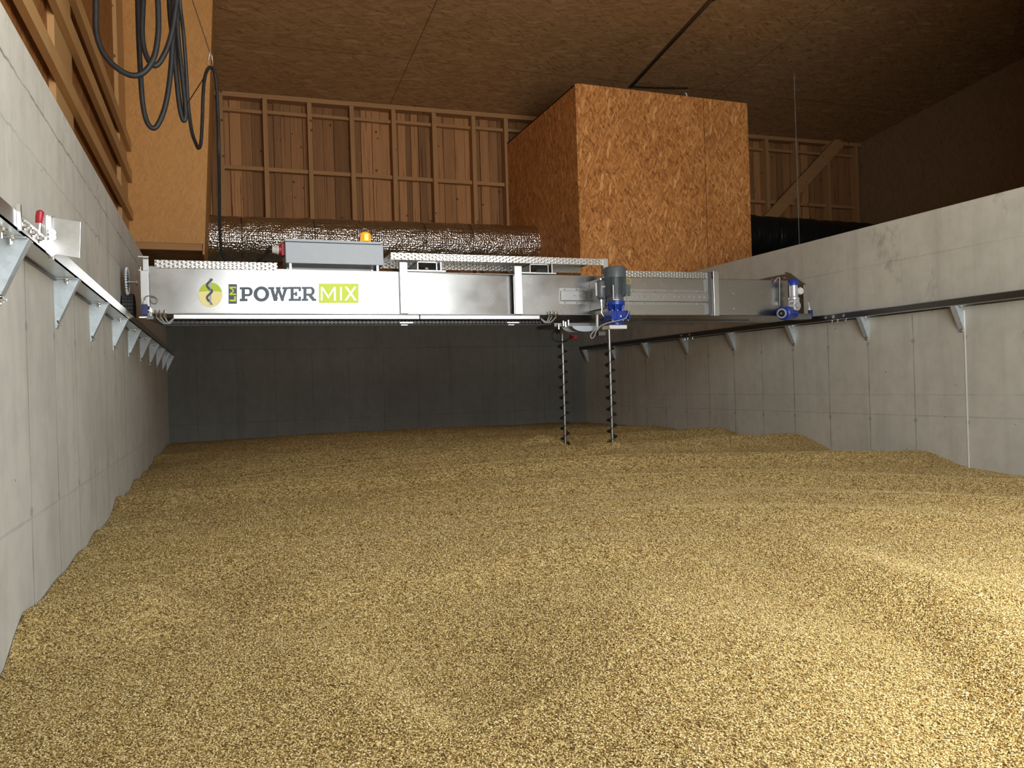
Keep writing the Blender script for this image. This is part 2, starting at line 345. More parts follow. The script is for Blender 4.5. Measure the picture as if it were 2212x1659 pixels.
# ------------------------------------------------------------------ mesh builder
class MB:
    def __init__(s): s.v = []; s.f = []
    def add(s, vs, fs):
        o = len(s.v); s.v += [tuple(map(float, q)) for q in vs]; s.f += [tuple(o+i for i in f) for f in fs]; return s
    def box(s, x0, x1, y0, y1, z0, z1):
        return s.add([(x0, y0, z0), (x1, y0, z0), (x1, y1, z0), (x0, y1, z0), (x0, y0, z1), (x1, y0, z1), (x1, y1, z1), (x0, y1, z1)],
                     [(0, 3, 2, 1), (4, 5, 6, 7), (0, 1, 5, 4), (1, 2, 6, 5), (2, 3, 7, 6), (3, 0, 4, 7)])
    def bar(s, p, q, w, h, up=(0, 0, 1)):
        p, q = Vector(p), Vector(q); d = (q-p).normalized(); a = d.cross(Vector(up)).normalized(); b = a.cross(d)
        vs = [c+a*i*w/2+b*j*h/2 for c in (p, q) for (i, j) in ((-1, -1), (1, -1), (1, 1), (-1, 1))]
        return s.add(vs, [(0, 1, 2, 3), (7, 6, 5, 4), (0, 4, 5, 1), (1, 5, 6, 2), (2, 6, 7, 3), (3, 7, 4, 0)])
    def cyl(s, p, q, r, r2=None, n=24, cap=True):
        return s.lathe(p, q, [(0, r), (1, r if r2 is None else r2)], n, cap)
    def lathe(s, p, q, prof, n=24, cap=True):
        p, q = Vector(p), Vector(q); d = q-p; L = d.length; dn = d/L
        a = dn.orthogonal().normalized(); b = dn.cross(a); vs = []; fs = []
        for (t, r) in prof:
            c = p+d*t
            for k in range(n):
                an = 2*PI*k/n; vs.append(c+(a*math.cos(an)+b*math.sin(an))*r)
        for i in range(len(prof)-1):
            for k in range(n):
                k2 = (k+1) % n; fs.append((i*n+k, i*n+k2, (i+1)*n+k2, (i+1)*n+k))
        if cap: fs.append(tuple(range(n-1, -1, -1))); fs.append(tuple((len(prof)-1)*n+k for k in range(n)))
        return s.add(vs, fs)
    def tube(s, pts, r, n=10, closed=False):
        P = [Vector(p) for p in pts]; m = len(P); vs = []; fs = []; a = None
        for i in range(m):
            t = (P[(i+1) % m]-P[i-1]) if closed else (P[min(i+1, m-1)]-P[max(i-1, 0)])
            t.normalize()
            if a is None: a = t.orthogonal().normalized()
            a = (a-t*a.dot(t)).normalized(); b = t.cross(a)
            for k in range(n): an = 2*PI*k/n; vs.append(P[i]+(a*math.cos(an)+b*math.sin(an))*r)
        for i in range(m if closed else m-1):
            j = (i+1) % m
            for k in range(n): k2 = (k+1) % n; fs.append((i*n+k, i*n+k2, j*n+k2, j*n+k))
        if not closed: fs.append(tuple(range(n-1, -1, -1))); fs.append(tuple((m-1)*n+k for k in range(n)))
        return s.add(vs, fs)
    def prism(s, poly, vec):
        n = len(poly); P = [Vector(p) for p in poly]; Q = [p+Vector(vec) for p in P]
        return s.add(P+Q, [tuple(range(n-1, -1, -1)), tuple(range(n, 2*n))]+[(i, (i+1) % n, n+(i+1) % n, n+i) for i in range(n)])
    def build(s, name, mat, parent=None, smooth=None, bevel=0.0, kind=None, label=None):
        me = bpy.data.meshes.new(name); L = Vector((0, 0, 0)); par = parent
        while par is not None: L += par.location; par = par.parent
        me.from_pydata([tuple(Vector(v)-L) for v in s.v], [], s.f); me.update()
        import bmesh
        bm = bmesh.new(); bm.from_mesh(me); bmesh.ops.recalc_face_normals(bm, faces=bm.faces); bm.to_mesh(me); bm.free()
        me.materials.append(M_[mat] if isinstance(mat, str) else mat)
        if smooth is not None:
            me.polygons.foreach_set('use_smooth', [True]*len(me.polygons)); me.set_sharp_from_angle(angle=math.radians(smooth))
        o = bpy.data.objects.new(name, me); COL.objects.link(o)
        if parent is not None: o.parent = parent
        if bevel:
            md = o.modifiers.new('edge', 'BEVEL'); md.width = bevel; md.segments = 2; md.limit_method = 'ANGLE'
        if kind: o['kind'] = kind
        if label: o['label'] = label
        return o

class Multi:
    # repeated fittings: each add() is a part of its own
    def __init__(s): s.items = []
    def new(s): m = MB(); s.items.append(m); return m
    def build(s, name, mat, parent, **kw): return [m.build(name, mat, parent, **kw) for m in s.items]
def tag(o, label=None, cat=None, group=None, kind=None):
    for k, v in (('label', label), ('category', cat), ('group', group), ('kind', kind)):
        if v: o[k] = v
    return o
def thing(name, loc, label, cat, group=None):
    o = bpy.data.objects.new(name, None); COL.objects.link(o); o.location = loc; o.empty_display_size = 0.1
    return tag(o, label, cat, group)
def copy_tree(o, parent=None):
    c = o.copy(); COL.objects.link(c); c.parent = parent
    for ch in list(o.children): copy_tree(ch, c)
    return c
def smooth_path(pts, n=12):
    P = [Vector(p) for p in pts]; out = []
    for i in range(len(P)-1):
        p0, p1, p2, p3 = P[max(i-1, 0)], P[i], P[i+1], P[min(i+2, len(P)-1)]
        for k in range(n):
            t = k/n
            out.append(0.5*((2*p1)+(p2-p0)*t+(2*p0-5*p1+4*p2-p3)*t*t+(3*p1-p0-3*p2+p3)*t**3))
    out.append(P[-1]); return out
def structure(mb, name, mat, label=None, **kw):
    o = mb.build(name, mat, **kw); return tag(o, label, None, None, 'structure')

# ------------------------------------------------------------------ the setting
ZC = lambda x, y: 4.70+0.016*x+0.10*(12.88-y)
structure(MB().box(XL-WT, XL, YF-0.3, D+WT, FLOOR, WTOP), 'wall_left', 'concrete_l', 'pale concrete side wall on the left', bevel=0.008)
structure(MB().box(XR, XR+WT, YF-0.3, D+WT, FLOOR, 1.505), 'wall_right', 'concrete_r', 'pale concrete side wall on the right', bevel=0.008)
MB().box(XR-0.004, XR, 5.095, 5.107, -1.2, 0.54).build('joint_strip', 'vinyl_white', bpy.data.objects['wall_right'], label='pale strip along a panel joint')
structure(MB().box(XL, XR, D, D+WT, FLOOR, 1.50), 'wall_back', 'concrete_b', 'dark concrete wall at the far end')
structure(MB().box(XL-0.6, XU+0.4, YF-0.6, D+0.8, FLOOR-0.2, FLOOR), 'floor', 'concrete_f')
def ceiling():
    mb = MB(); x0, x1, y0, y1 = XL-0.5, XU+0.3, YF-0.5, D+0.6
    a = [(x0, y0, ZC(x0, y0)), (x1, y0, ZC(x1, y0)), (x1, y1, ZC(x1, y1)), (x0, y1, ZC(x0, y1))]
    return mb.prism(a, (0, 0, 0.05))
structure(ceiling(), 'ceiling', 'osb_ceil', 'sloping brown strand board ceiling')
# front wall with the gate opening the daylight comes through
def front():
    mb = MB(); x0, x1, z0, z1 = OPEN
    mb.box(XL-0.4, x0, YF-0.25, YF, FLOOR, 6.4); mb.box(x1, XU+0.3, YF-0.25, YF, FLOOR, 6.6); mb.box(x0, x1, YF-0.25, YF, z1, 6.4); mb.box(x0, x1, YF-0.25, YF, FLOOR, z0)
    return mb
structure(front(), 'wall_front', 'concrete_f')
structure(MB().box(XR, XR+WT, YF-0.05, 3.7, 1.505, 6.2), 'wall_right_shade_partition', 'osb_wall', 'added unseen partition on the right wall, shading the right bay')  # added out of view to keep gate light off the right bay
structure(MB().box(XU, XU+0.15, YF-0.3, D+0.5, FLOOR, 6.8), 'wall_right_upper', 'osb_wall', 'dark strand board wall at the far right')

# timber wall above the back wall
rear = structure(MB().box(XL-0.5, XU+0.2, D+0.20, D+0.30, 1.3, 5.6).box(XR+0.1, XU+0.2, D+0.20, D+0.30, FLOOR, 1.3), 'wall_rear', 'wood_clad', 'timber stud wall clad with rough boards above the concrete back wall')
def cladding():
    mb = MB(); x = -0.65; r = random.Random(3)
    while x < XU:
        w = r.uniform(0.09, 0.20); g = r.choice([0.004, 0.008, 0.016])
        y = D+0.160+r.choice([-0.014, 0.012])+r.uniform(-0.004, 0.004)
        mb.box(x, x+w, y, y+0.022, 1.45, ZC(x, D)+0.02); x += w+g
    return mb
cladding().build('cladding', 'wood_clad', rear)
studs = [0.13, 0.79, 1.478, 2.156, 2.851, 3.549, 4.257, 4.86, 5.55, 6.25, 6.95, 7.65, 8.35, 9.05, 9.75, 10.48, 11.23, 12.05, 12.80]
for x_ in studs:
    MB().box(x_-0.035, x_+0.035, D-0.02, D+0.15, 1.50, ZC(x_, D)-0.06).build('stud', 'wood_stud', rear)
for a, b in zip(studs[:-1], studs[1:]):
    MB().box(a+0.035, b-0.035, D+0.05, D+0.15, 3.51, 3.57).build('nogging', 'wood_rail', rear)
    MB().box(a+0.035, b-0.035, D+0.06, D+0.15, 4.42+0.016*a, 4.47+0.016*a).build('batten', 'wood_rail', rear)
MB().bar((XL-0.2, D+0.06, ZC(XL-0.2, D)-0.045), (XU, D+0.06, ZC(XU, D)-0.045), 0.18, 0.075).build('top_plate', 'wood_rail', rear)
p1, p2 = aty(1665, 468, D-0.07), aty(1815, 305, D-0.07)
p1 = p1+(p1-p2)*0.25
MB().bar(p1, p2, 0.05, 0.24).build('diagonal_brace', 'wood_rail', rear)

# timber wall above the left wall: board behind a post and girts
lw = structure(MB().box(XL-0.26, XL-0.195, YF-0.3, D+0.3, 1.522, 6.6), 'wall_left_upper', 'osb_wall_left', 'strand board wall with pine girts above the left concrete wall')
for z0, z1 in ((1.95, 2.06), (2.37, 2.50), (2.72, 2.84)):
    MB().box(XL-0.155, XL-0.111, YF, 9.58, z0, z1).build('girt', 'wood_girt', lw)
for y0 in (1.9, 5.48, 8.95):
    MB().box(XL-0.195, XL-0.157, y0, y0+0.62 if y0 < 8 else 9.59, 1.522, ZC(-1, y0)-0.05).build('post', 'wood_post', lw)
b_ = atx(156, 268, XL-0.14)
MB().box(XL-0.19, XL-0.13, b_[1]-0.04, b_[1]+0.01, WTOP, WTOP+0.10).build('steel_clip', 'galv', lw, label='galvanised angle clip')

# ------------------------------------------------------------------ grain heap
CREST = [  # crest lines: x, y, height in metres
    [(-0.74, 3.45, .03), (0.4, 3.40, .03), (1.2, 3.42, .04), (1.9, 3.30, .05), (2.4, 2.9, .05), (2.7, 2.3, .05)],
    [(-0.74, 4.1, .02), (0.5, 4.05, .05), (1.5, 4.0, .06), (2.4, 3.95, .08), (3.1, 3.7, .07), (3.8, 3.2, .06), (4.3, 2.5, .05)],
    [(-0.74, 4.65, .03), (0.6, 4.6, .05), (2, 4.45, .08), (3, 4.35, .08), (3.9, 4.0, .08), (4.7, 3.4, .07), (5.3, 2.6, .05)],
    [(-0.74, 5.25, .04), (0.5, 5.2, .03), (1.5, 5.25, .08), (2.6, 5.1, .11), (3.6, 4.95, .10), (4.5, 4.6, .09), (5.4, 4.1, .09), (6.26, 3.7, .06)],
    [(-0.74, 6.4, .08), (0.2, 6.15, .10), (1.2, 6.0, .08), (2.2, 5.95, .12), (3.4, 5.85, .13), (4.6, 5.7, .14), (5.5, 5.5, .15), (6.26, 5.5, .11)],
    [(-0.74, 7.0, .02), (0.5, 6.75, .07), (1.5, 6.85, .10), (2.5, 6.90, .11), (3.4, 6.60, .13), (4.5, 6.95, .14), (5.8, 7.05, .17), (6.26, 7.3, .13)],
    [(-0.74, 7.65, .05), (0.3, 7.5, .10), (1.3, 7.65, .10), (2.4, 7.55, .11), (3.1, 7.25, .13), (4.0, 7.7, .08), (6.26, 7.9, .02)],
    [(-0.74, 8.5, .03), (0.1, 8.25, .10), (1.4, 8.35, .10), (2.8, 8.3, .10), (4.4, 8.45, .12), (5.9, 8.4, .15), (6.26, 8.7, .10)],
    [(-0.74, 9.3, .01), (0.3, 9.0, .08), (1.6, 9.05, .10), (3.2, 9.1, .08), (5.0, 9.2, .05), (6.26, 9.4, .02)],
    [(-0.74, 10.0, .07), (0.5, 9.75, .09), (2.0, 9.8, .10), (4.0, 9.85, .10), (5.6, 9.8, .11), (6.26, 10.0, .05)],
    [(-0.74, 10.8, .02), (0.8, 10.6, .08), (3.0, 10.6, .09), (6.26, 10.7, .04)],
    [(-0.74, 11.5, .02), (0.8, 11.4, .08), (3.0, 11.4, .08), (6.26, 11.4, .03)],
    [(-0.74, 12.2, .03), (0.8, 12.1, .06), (3.0, 12.2, .06), (6.26, 12.1, .02)],
]
def pixline(pts, ends=(0, 0), z=-0.80):
    n = len(pts)-1
    return [(*atz(a, b, z)[:2], ends[0]*(1-k/n)+ends[1]*k/n+(1-ends[0]*(1-k/n)-ends[1]*k/n)*math.sin(PI*k/n)**0.6) for k, (a, b) in enumerate(pts)]
TROUGH = [
    (pixline([(770, 1270), (850, 1315), (930, 1362), (1020, 1415), (1090, 1450)]), 0.095, 0.15),
    (pixline([(1540, 1115), (1640, 1172), (1800, 1230), (1915, 1275), (2000, 1335), (2075, 1430), (2160, 1535), (2260, 1650)], (0, 1)), 0.085, 0.17),
    (pixline([(370, 1225), (450, 1268), (550, 1292)]), 0.08, 0.13),
    (pixline([(1700, 1170), (1850, 1225), (1960, 1260), (2100, 1300)]), 0.02, 0.2),
    (pixline([(1150, 1420), (1300, 1470), (1420, 1570), (1500, 1670)]), 0.02, 0.35),
]
CONES = [(3.055, 7.17, 0.09, 0.34), (3.47, 6.52, 0.10, 0.34)]
def seg_dist(px, py, line):
    # distance to a smoothed line and the line's own height there
    best = np.full(px.shape, 1e9); hh = np.zeros(px.shape); sg = np.ones(px.shape)
    P = [np.array(q) for q in smooth_path([(q[0], q[1], q[2] if len(q) > 2 else 0.0) for q in line], 8)]
    for a, b in zip(P[:-1], P[1:]):
        d = b[:2]-a[:2]; L2 = d@d+1e-12
        t = np.clip(((px-a[0])*d[0]+(py-a[1])*d[1])/L2, 0, 1)
        q = np.hypot(px-a[0]-t*d[0], py-a[1]-t*d[1]); m = q < best
        best = np.where(m, q, best); hh = np.where(m, a[2]+t*(b[2]-a[2]), hh); sg = np.where(m, (py-a[1]-t*d[1])*abs(d[0])-(px-a[0]-t*d[0])*d[1]*np.sign(d[0]), sg)
    return best, hh, sg
HL = ([0, 2.5, 3.2, 3.35, 3.5, 5.3, 5.9, 6.5, 8, 9, 12.9], [-1.0, -.98, -.95, -.895, -.85, -.855, -.83, -.815, -.785, -.785, -.74])
HR = ([0, 3, 4, 4.6, 5.2, 6.1, 7, 8.1, 9.2, 10, 12.9], [-.98, -.95, -.92, -.90, -.87, -.86, -.83, -.80, -.765, -.765, -.735])
HC = ([0, 3, 4.2, 5.5, 6.2, 7.2, 9, 12, 12.9], [.06, .05, .04, .07, .11, .11, .06, .015, .01])
def H(px, py):
    px = np.asarray(px, float); py = np.asarray(py, float)
    u = (px-2.76)/3.5; t = np.clip((px+0.74)/7, 0, 1)
    h = 0.025*(1-u*u)+np.interp(py, *HL)*(1-t)+np.interp(py, *HR)*t+np.interp(py, *HC)*(1-u*u)
    wx = px+0.05*np.sin(2.3*py+1.1*px); wy = py+0.035*np.sin(2.9*px+0.7)+0.02*np.sin(7.1*px+1.9*py)
    r = np.zeros_like(h)
    for line in CREST:
        d, a, sg = seg_dist(wx, wy, line); mid = 1-np.clip(u*u*1.1, 0, 1)**2
        w = (0.34+0.5*a)*np.where(sg < 0, 1/(1+0.8*mid), 1+0.7*mid)      # steeper on the gate side
        d = np.sqrt(d*d+0.02**2)-0.02
        r = np.maximum(r, a*(1-0.30*mid)*np.clip(1-d/w, 0, 1)**1.25)
    h = h+r
    for line, a, w in TROUGH:
        d, k, sg = seg_dist(px, py, line); a = a*k; w = w*np.where(sg > 0, 2.3, 1.0)   # steep near bank, long far bank
        h = h-a*np.exp(-(d/w)**2)+0.3*a*np.exp(-((d-2.0*w)/(0.9*w))**2)
    for (cx, cy, a, w) in CONES:
        d = np.hypot(px-cx, py-cy); h = h+a*np.clip(1-d/w, 0, 1)**1.15
    h = h+0.008*np.sin(2.1*px+1.3*py+1.0)*np.sin(1.7*py-0.9*px)+0.005*np.sin(5.3*px+0.7)*np.sin(4.9*py+2.0*np.sin(px))+0.003*np.sin(11*px+3*py)*np.sin(9*py-4*px)
    return h
def grain_heap():
    nx, ny = 330, 620
    xs = np.linspace(XL+0.003, XR-0.003, nx); ys = np.linspace(YF+0.003, D-0.003, ny)
    gx, gy = np.meshgrid(xs, ys); gz = H(gx, gy)
    V = np.stack([gx, gy, gz], -1).reshape(-1, 3)
    i = np.arange(nx*ny).reshape(ny, nx)
    F = np.stack([i[:-1, :-1], i[:-1, 1:], i[1:, 1:], i[1:, :-1]], -1).reshape(-1, 4)
    gys, gxs = np.gradient(gz, ys, xs)
    def samp(G, x, y):
        fx = np.clip((x-xs[0])/(xs[1]-xs[0]), 0, nx-1.001); fy = np.clip((y-ys[0])/(ys[1]-ys[0]), 0, ny-1.001)
        i0 = fx.astype(int); j0 = fy.astype(int); a = fx-i0; b = fy-j0
        return G[j0, i0]*(1-a)*(1-b)+G[j0, i0+1]*a*(1-b)+G[j0+1, i0]*(1-a)*b+G[j0+1, i0+1]*a*b
    # individual kernels over the part that shows them
    def thick(y): return np.where(y < 2.7, 1.0, np.exp(-(y-2.7)/1.55))
    n = int((XR-XL)*7.4*34000); x = rng.uniform(XL+0.01, XR-0.01, n); y = rng.uniform(1.0, 8.4, n)
    keep = (x < 1.55*y+0.35) & (x > -0.62*y-0.2) & (rng.random(n) < thick(y))
    x, y = x[keep], y[keep]; n = len(x); sz = 1+0.05*np.clip(y-2.7, 0, 6); up = (rng.random(n) < 0.26).astype(float)
    z = samp(gz, x, y)+0.0015+rng.uniform(-0.0012, 0.0022, n)+up*0.0022
    yaw = rng.uniform(0, 2*PI, n); pit = rng.normal(0, 0.30, n)
    sl_x = samp(gxs, x, y); sl_y = samp(gys, x, y)
    ax = np.stack([np.cos(yaw), np.sin(yaw), sl_x*np.cos(yaw)+sl_y*np.sin(yaw)+np.tan(pit)], -1); ax /= np.linalg.norm(ax, axis=1)[:, None]
    nm = np.stack([-sl_x, -sl_y, np.ones(n)], -1); sd = np.cross(nm, ax); sd /= np.linalg.norm(sd, axis=1)[:, None]; nm = np.cross(ax, sd)
    L = rng.uniform(0.0036, 0.0049, n)*sz; W = L*rng.uniform(0.36, 0.44, n)
    prof = [(-1, 0, 0)]+[(-0.42, math.cos(a), math.sin(a)) for a in (0.6, 2.17, 3.74, 5.31)]+[(0.42, math.cos(a), math.sin(a)) for a in (0.6, 2.17, 3.74, 5.31)]+[(1, 0, 0)]
    prof = np.array(prof)
    ctr = np.stack([x, y, z], -1)
    KV = ctr[:, None, :]+prof[None, :, 0, None]*(ax*L[:, None])[:, None, :]+prof[None, :, 1, None]*(sd*W[:, None])[:, None, :]+prof[None, :, 2, None]*(nm*(W*0.85)[:, None])[:, None, :]
    KV = KV.reshape(-1, 3)
    q = [[1+k, 1+(k+1) % 4, 5+(k+1) % 4, 5+k] for k in range(4)]
    tr = [[0, 1+(k+1) % 4, 1+k] for k in range(4)]+[[9, 5+k, 5+(k+1) % 4] for k in range(4)]
    base = len(V)+10*np.arange(n)
    Q = (base[:, None, None]+np.array(q)[None]).reshape(-1, 4); T = (base[:, None, None]+np.array(tr)[None]).reshape(-1, 3)
    allV = np.concatenate([V, KV]); loops = np.concatenate([F.ravel(), Q.ravel(), T.ravel()])
    tot = np.concatenate([np.full(len(F)+len(Q), 4), np.full(len(T), 3)]); st = np.concatenate([[0], np.cumsum(tot)[:-1]])
    me = bpy.data.meshes.new('grain_heap')
    me.vertices.add(len(allV)); me.vertices.foreach_set('co', allV.astype(np.float32).ravel())
    me.loops.add(len(loops)); me.loops.foreach_set('vertex_index', loops.astype(np.int32))
    me.polygons.add(len(tot)); me.polygons.foreach_set('loop_start', st.astype(np.int32))
    me.materials.append(M_['grain']); me.materials.append(M_['kernel'])
    mi = np.ones(len(tot), np.int32); mi[:len(F)] = 0; me.polygons.foreach_set('material_index', mi)
    me.polygons.foreach_set('use_smooth', np.ones(len(tot), bool)); me.update(calc_edges=True)
    o = bpy.data.objects.new('grain_heap', me); COL.objects.link(o)
    print('kernels', n)
    return tag(o, 'golden barley grain heaped in furrowed ridges across the whole store', 'grain', None, 'stuff')
grain_heap()

# ------------------------------------------------------------------ crane rails and their brackets
def hexbolt(mb, p, d, r=0.012, L=0.02):
    p = Vector(p); d = Vector(d).normalized(); mb.cyl(p, p+d*0.003, r*1.7, n=16); mb.cyl(p+d*0.003, p+d*0.012, r, n=6); mb.cyl(p+d*0.012, p+d*L, r*0.55, n=8)
ZR = 0.582
def rail(side, y0, y1, label):
    s = 1 if side == 'l' else -1; xw = XL if side == 'l' else XR
    o = thing('crane_rail', (xw, y0, ZR), label, 'rail')
    xf = xw+s*0.105; a, b = sorted((xw, xf)); c, d = sorted((xf-s*0.006, xf))
    MB().box(a, b, y0, y1, ZR, ZR+0.006).build('flange', 'rail', o)
    MB().box(c, d, y0, y1, ZR+0.0, ZR+0.062).build('web', 'rail' if s > 0 else 'rail_shaded', o)
    if s < 0:
        for z_ in (ZR-0.002, ZR+0.058): MB().box(c-0.004, c, y0, y1, z_, z_+0.006).build('edge_lip', 'rail', o)
    c, d = sorted((xw, xw+s*0.012)); MB().box(c, d, y0, y1, ZR-0.012, ZR+0.012).build('wall_strip', 'dark_steel', o, label='dark strip along the wall')
    return o
rl = rail('l', -0.9, D-0.02, 'long galvanised crane rail bracketed to the left concrete wall')
rr_ = rail('r', -0.9, D-0.02, 'long steel crane rail with shade-coloured web bracketed to the right concrete wall')
def splice(rail_o, s, xw, ys, base):
    xf = xw+s*0.105; mb = Multi()
    for dy in ys: hexbolt(mb.new(), (xf, base+dy, ZR+0.034), (s, 0, 0), 0.011)
    for k, dy in enumerate((-0.10, 0.02, 0.10)): hexbolt(mb.new(), (xw+s*0.055, base+dy, ZR), (0, 0, -1), 0.011, 0.03)
    mb.build('splice_bolt', 'bolt', rail_o)
splice(rl, 1, XL, (-0.02, 0.11, 0.23), 3.20)
MB().bar((XL+0.112, 3.085, ZR-0.004), (XL+0.112, 3.085, ZR+0.085), 0.012, 0.016, (0, 1, 0)).build('end_tab', 'bolt', rl)
splice(rl, 1, XL, (-0.1, 0.0, 0.10), 6.60); splice(rr_, -1, XR, (-0.12, 0.02, 0.14), 6.55); splice(rr_, -1, XR, (-0.1, 0.1), 9.4)

def bracket(side):
    s = 1 if side == 'l' else -1
    o = thing('rail_bracket', (0, 0, 0), '', 'bracket')
    w, dz, wy = 0.105, 0.205, 0.055
    side_poly = lambda y: [(0, y, 0), (s*w, y, 0), (s*0.012, y, -dz), (0, y, -dz)]
    for y_ in (0, wy-0.004): MB().prism(side_poly(y_), (0, 0.004, 0)).build('gusset', 'galv', o)
    mb = MB(); mb.prism([(s*w, 0, 0), (s*w, wy, 0), (s*0.012, wy, -dz), (s*0.012, 0, -dz)], (s*0.004, 0, -0.002)); mb.build('front_flange', 'galv', o)
    mb = MB(); a, b = sorted((0, s*w)); mb.box(a, b, -0.03, wy+0.03, -0.006, -0.0005); mb.build('top_plate', 'galv', o)
    mb = MB(); a, b = sorted((0, s*0.006)); mb.box(a, b, 0.002, wy-0.002, -dz-0.035, -dz); mb.build('foot', 'galv', o)
    mb = Multi(); hexbolt(mb.new(), (s*0.006, wy/2, -dz-0.017), (s, 0, 0), 0.010, 0.022); hexbolt(mb.new(), (s*w*0.55, -0.017, -0.006), (0, 0, -1), 0.009, 0.02); mb.build('bolt', 'bolt', o)
    return o
ORD = ['first', 'second', 'third', 'fourth', 'fifth', 'sixth', 'seventh', 'eighth', 'ninth', 'tenth']
left_y = [3.24, 4.313, 5.398, 6.479, 7.54, 8.615, 9.717, 10.74, 11.80, 12.74]
pb = bracket('l')
for k, y in enumerate(left_y):
    o = pb if k == 0 else copy_tree(pb)
    o.location = (XL, y, ZR)
    extra = {0: 'cut off at the edge', 1: 'below the end stop'}.get(k)
    tag(o, f'galvanised rail bracket on the left wall, {ORD[k]} from the camera'+(f', {extra}' if extra and k != 9 else ''), 'bracket', 'brackets under the left rail')
    if k == 9: o['label'] = 'galvanised rail bracket on the left wall, farthest of its row, by the back corner'
right_y = [4.05, 5.10, 6.20, 7.285, 8.42, 9.50, 10.60, 11.68, 12.72]
pr = bracket('r'); vis = 0
for k, y in enumerate(right_y):
    if k == 0: continue
    o = pr if k == 1 else copy_tree(pr)
    o.location = (XR, y, ZR)
    tag(o, f'galvanised rail bracket on the right wall, {ORD[k-1]} from the camera', 'bracket', 'brackets under the right rail')
pr['label'] = 'largest galvanised rail bracket on the right wall, nearest the camera'

# rail end stop with the red toggle clamp
xs_, ys_ = XL+0.105, 3.60
st = thing('rail_end_stop', (xs_, ys_, ZR), 'bent metal stop plate with red handled clamp bolted on the left rail', 'end stop')
MB().prism([(xs_+0.012, ys_, ZR-0.012), (xs_+0.028, ys_, ZR+0.0), (xs_+0.112, ys_, ZR-0.012), (xs_+0.120, ys_, ZR+0.138), (xs_+0.018, ys_, ZR+0.152)], (0, 0.003, 0)).build('plate', 'rail', st, bevel=0.001)
MB().box(xs_, xs_+0.016, ys_-0.003, ys_+0.03, ZR-0.018, ZR+0.158).build('angle', 'bolt', st)
MB().box(xs_-0.004, xs_+0.004, ys_-0.05, ys_+0.0, ZR+0.0, ZR+0.155).build('backing_bar', 'rail', st)
mb = Multi()
for zz in (0.070, 0.088): hexbolt(mb.new(), (xs_+0.016, ys_-0.004, ZR+zz), (0.4, -1, 0), 0.008, 0.02)
mb.build('bolt', 'bolt', st)
cl = MB().lathe((xs_-0.022, ys_-0.06, ZR+0.062), (xs_-0.018, ys_-0.06, ZR+0.112), [(0, 0.012), (0.6, 0.010), (1, 0.013)], 12).build('clamp', 'bolt', st)
MB().lathe((xs_-0.020, ys_-0.06, ZR+0.104), (xs_-0.012, ys_-0.06, ZR+0.165), [(0, 0.008), (0.15, 0.013), (0.6, 0.015), (0.9, 0.014), (1, 0.006)], 12).build('handle', 'red', cl, smooth=40, label='red handle grip')

# ------------------------------------------------------------------ grain stirring bridge
BY = 6.85          # front face of the beam
br = thing('stirring_bridge', (2.7, BY, 0.6), 'long stainless steel travelling bridge spanning the grain store with lettering on it', 'crane bridge')
X0, X1 = -0.515, 5.80
body = MB().box(X0, X1, BY+0.066, BY+0.34, 0.655, 1.034).build('beam', 'steel_beam', br, bevel=0.006)
for xa, xb, ya, yb in ((X0, 1.560, -0.003, -0.007), (1.600, 2.665, -0.003, 0.056), (2.690, 4.840, -0.003, -0.003), (4.860, X1, -0.003, -0.001)):
    MB().prism([(xa, BY+ya, 0.660), (xb, BY+yb, 0.660), (xb, BY+yb, 1.030), (xa, BY+ya, 1.030)], (0, 0.0025, 0)).build('face_sheet', 'steel_beam', br)
mb = Multi(); mb.new().box(X0, X1, BY-0.001, BY+0.07, 1.030, 1.036); mb.new().box(X0, X1, BY-0.004, BY+0.07, 0.652, 0.660); mb.build('seam_edge', 'dark_steel', body)
# bottom cable duct strip, chain channel and lower guide rod
MB().box(aty(375, 686, BY)[0], aty(905, 686, BY)[0], BY-0.012, BY+0.03, 0.611, 0.647).build('cable_duct', 'steel_edge', br, bevel=0.002)
MB().box(aty(907, 686, BY)[0], aty(1165, 686, BY)[0], BY-0.012, BY+0.03, 0.611, 0.647).build('cable_duct', 'steel_edge', br, bevel=0.002)
MB().prism([(X0, BY+0.03, 0.655), (X0, BY+0.06, 0.60), (X0, BY+0.30, 0.60), (X0, BY+0.33, 0.655)], (X1-X0-0.02, 0, 0)).build('trolley_track', 'steel_beam', br)
mb = Multi(); mb.new().cyl((X0+0.1, BY+0.0, 0.560), (4.6, BY+0.0, 0.560), 0.006, n=8); mb.new().cyl((3.5, BY+0.03, 0.577), (5.35, BY+0.03, 0.577), 0.006, n=8)
mb.build('guide_rod', 'dark_steel', br)
mb = MB()
for k in range(98): x_ = X0+0.1+k*0.035; mb.box(x_, x_+0.020, BY+0.018, BY+0.055, 0.572, 0.596); mb.box(x_+0.018, x_+0.037, BY+0.024, BY+0.050, 0.578, 0.590)
mb.build('drive_chain', 'black', br)
for px in (880, 1110):
    p = aty(px, 698, BY); mb = MB(); mb.box(p[0]-0.07, p[0]+0.05, BY-0.01, BY+0.03, 0.574, 0.584); mb.box(p[0]-0.06, p[0]+0.0, BY-0.01, BY+0.03, 0.555, 0.562); mb.build('rod_holder', 'steel_edge', br)
# vertical straps
for x0, x1, z0, z1 in ((863.5, 877.5, 678, 568), (1110.5, 1123.5, 680, 576), (1538, 1546.5, 683, 587)):
    a = aty(x0, z0, BY); b = aty(x1, z1, BY)
    MB().box(a[0], b[0], BY-0.045, BY, a[2], b[2]).build('strap', 'steel_edge', br, bevel=0.003)
a = aty(1526, 683, BY); MB().box(a[0], a[0]+0.045, BY-0.045, BY, 0.66, 1.10).build('side_plate', 'dark_steel', br)
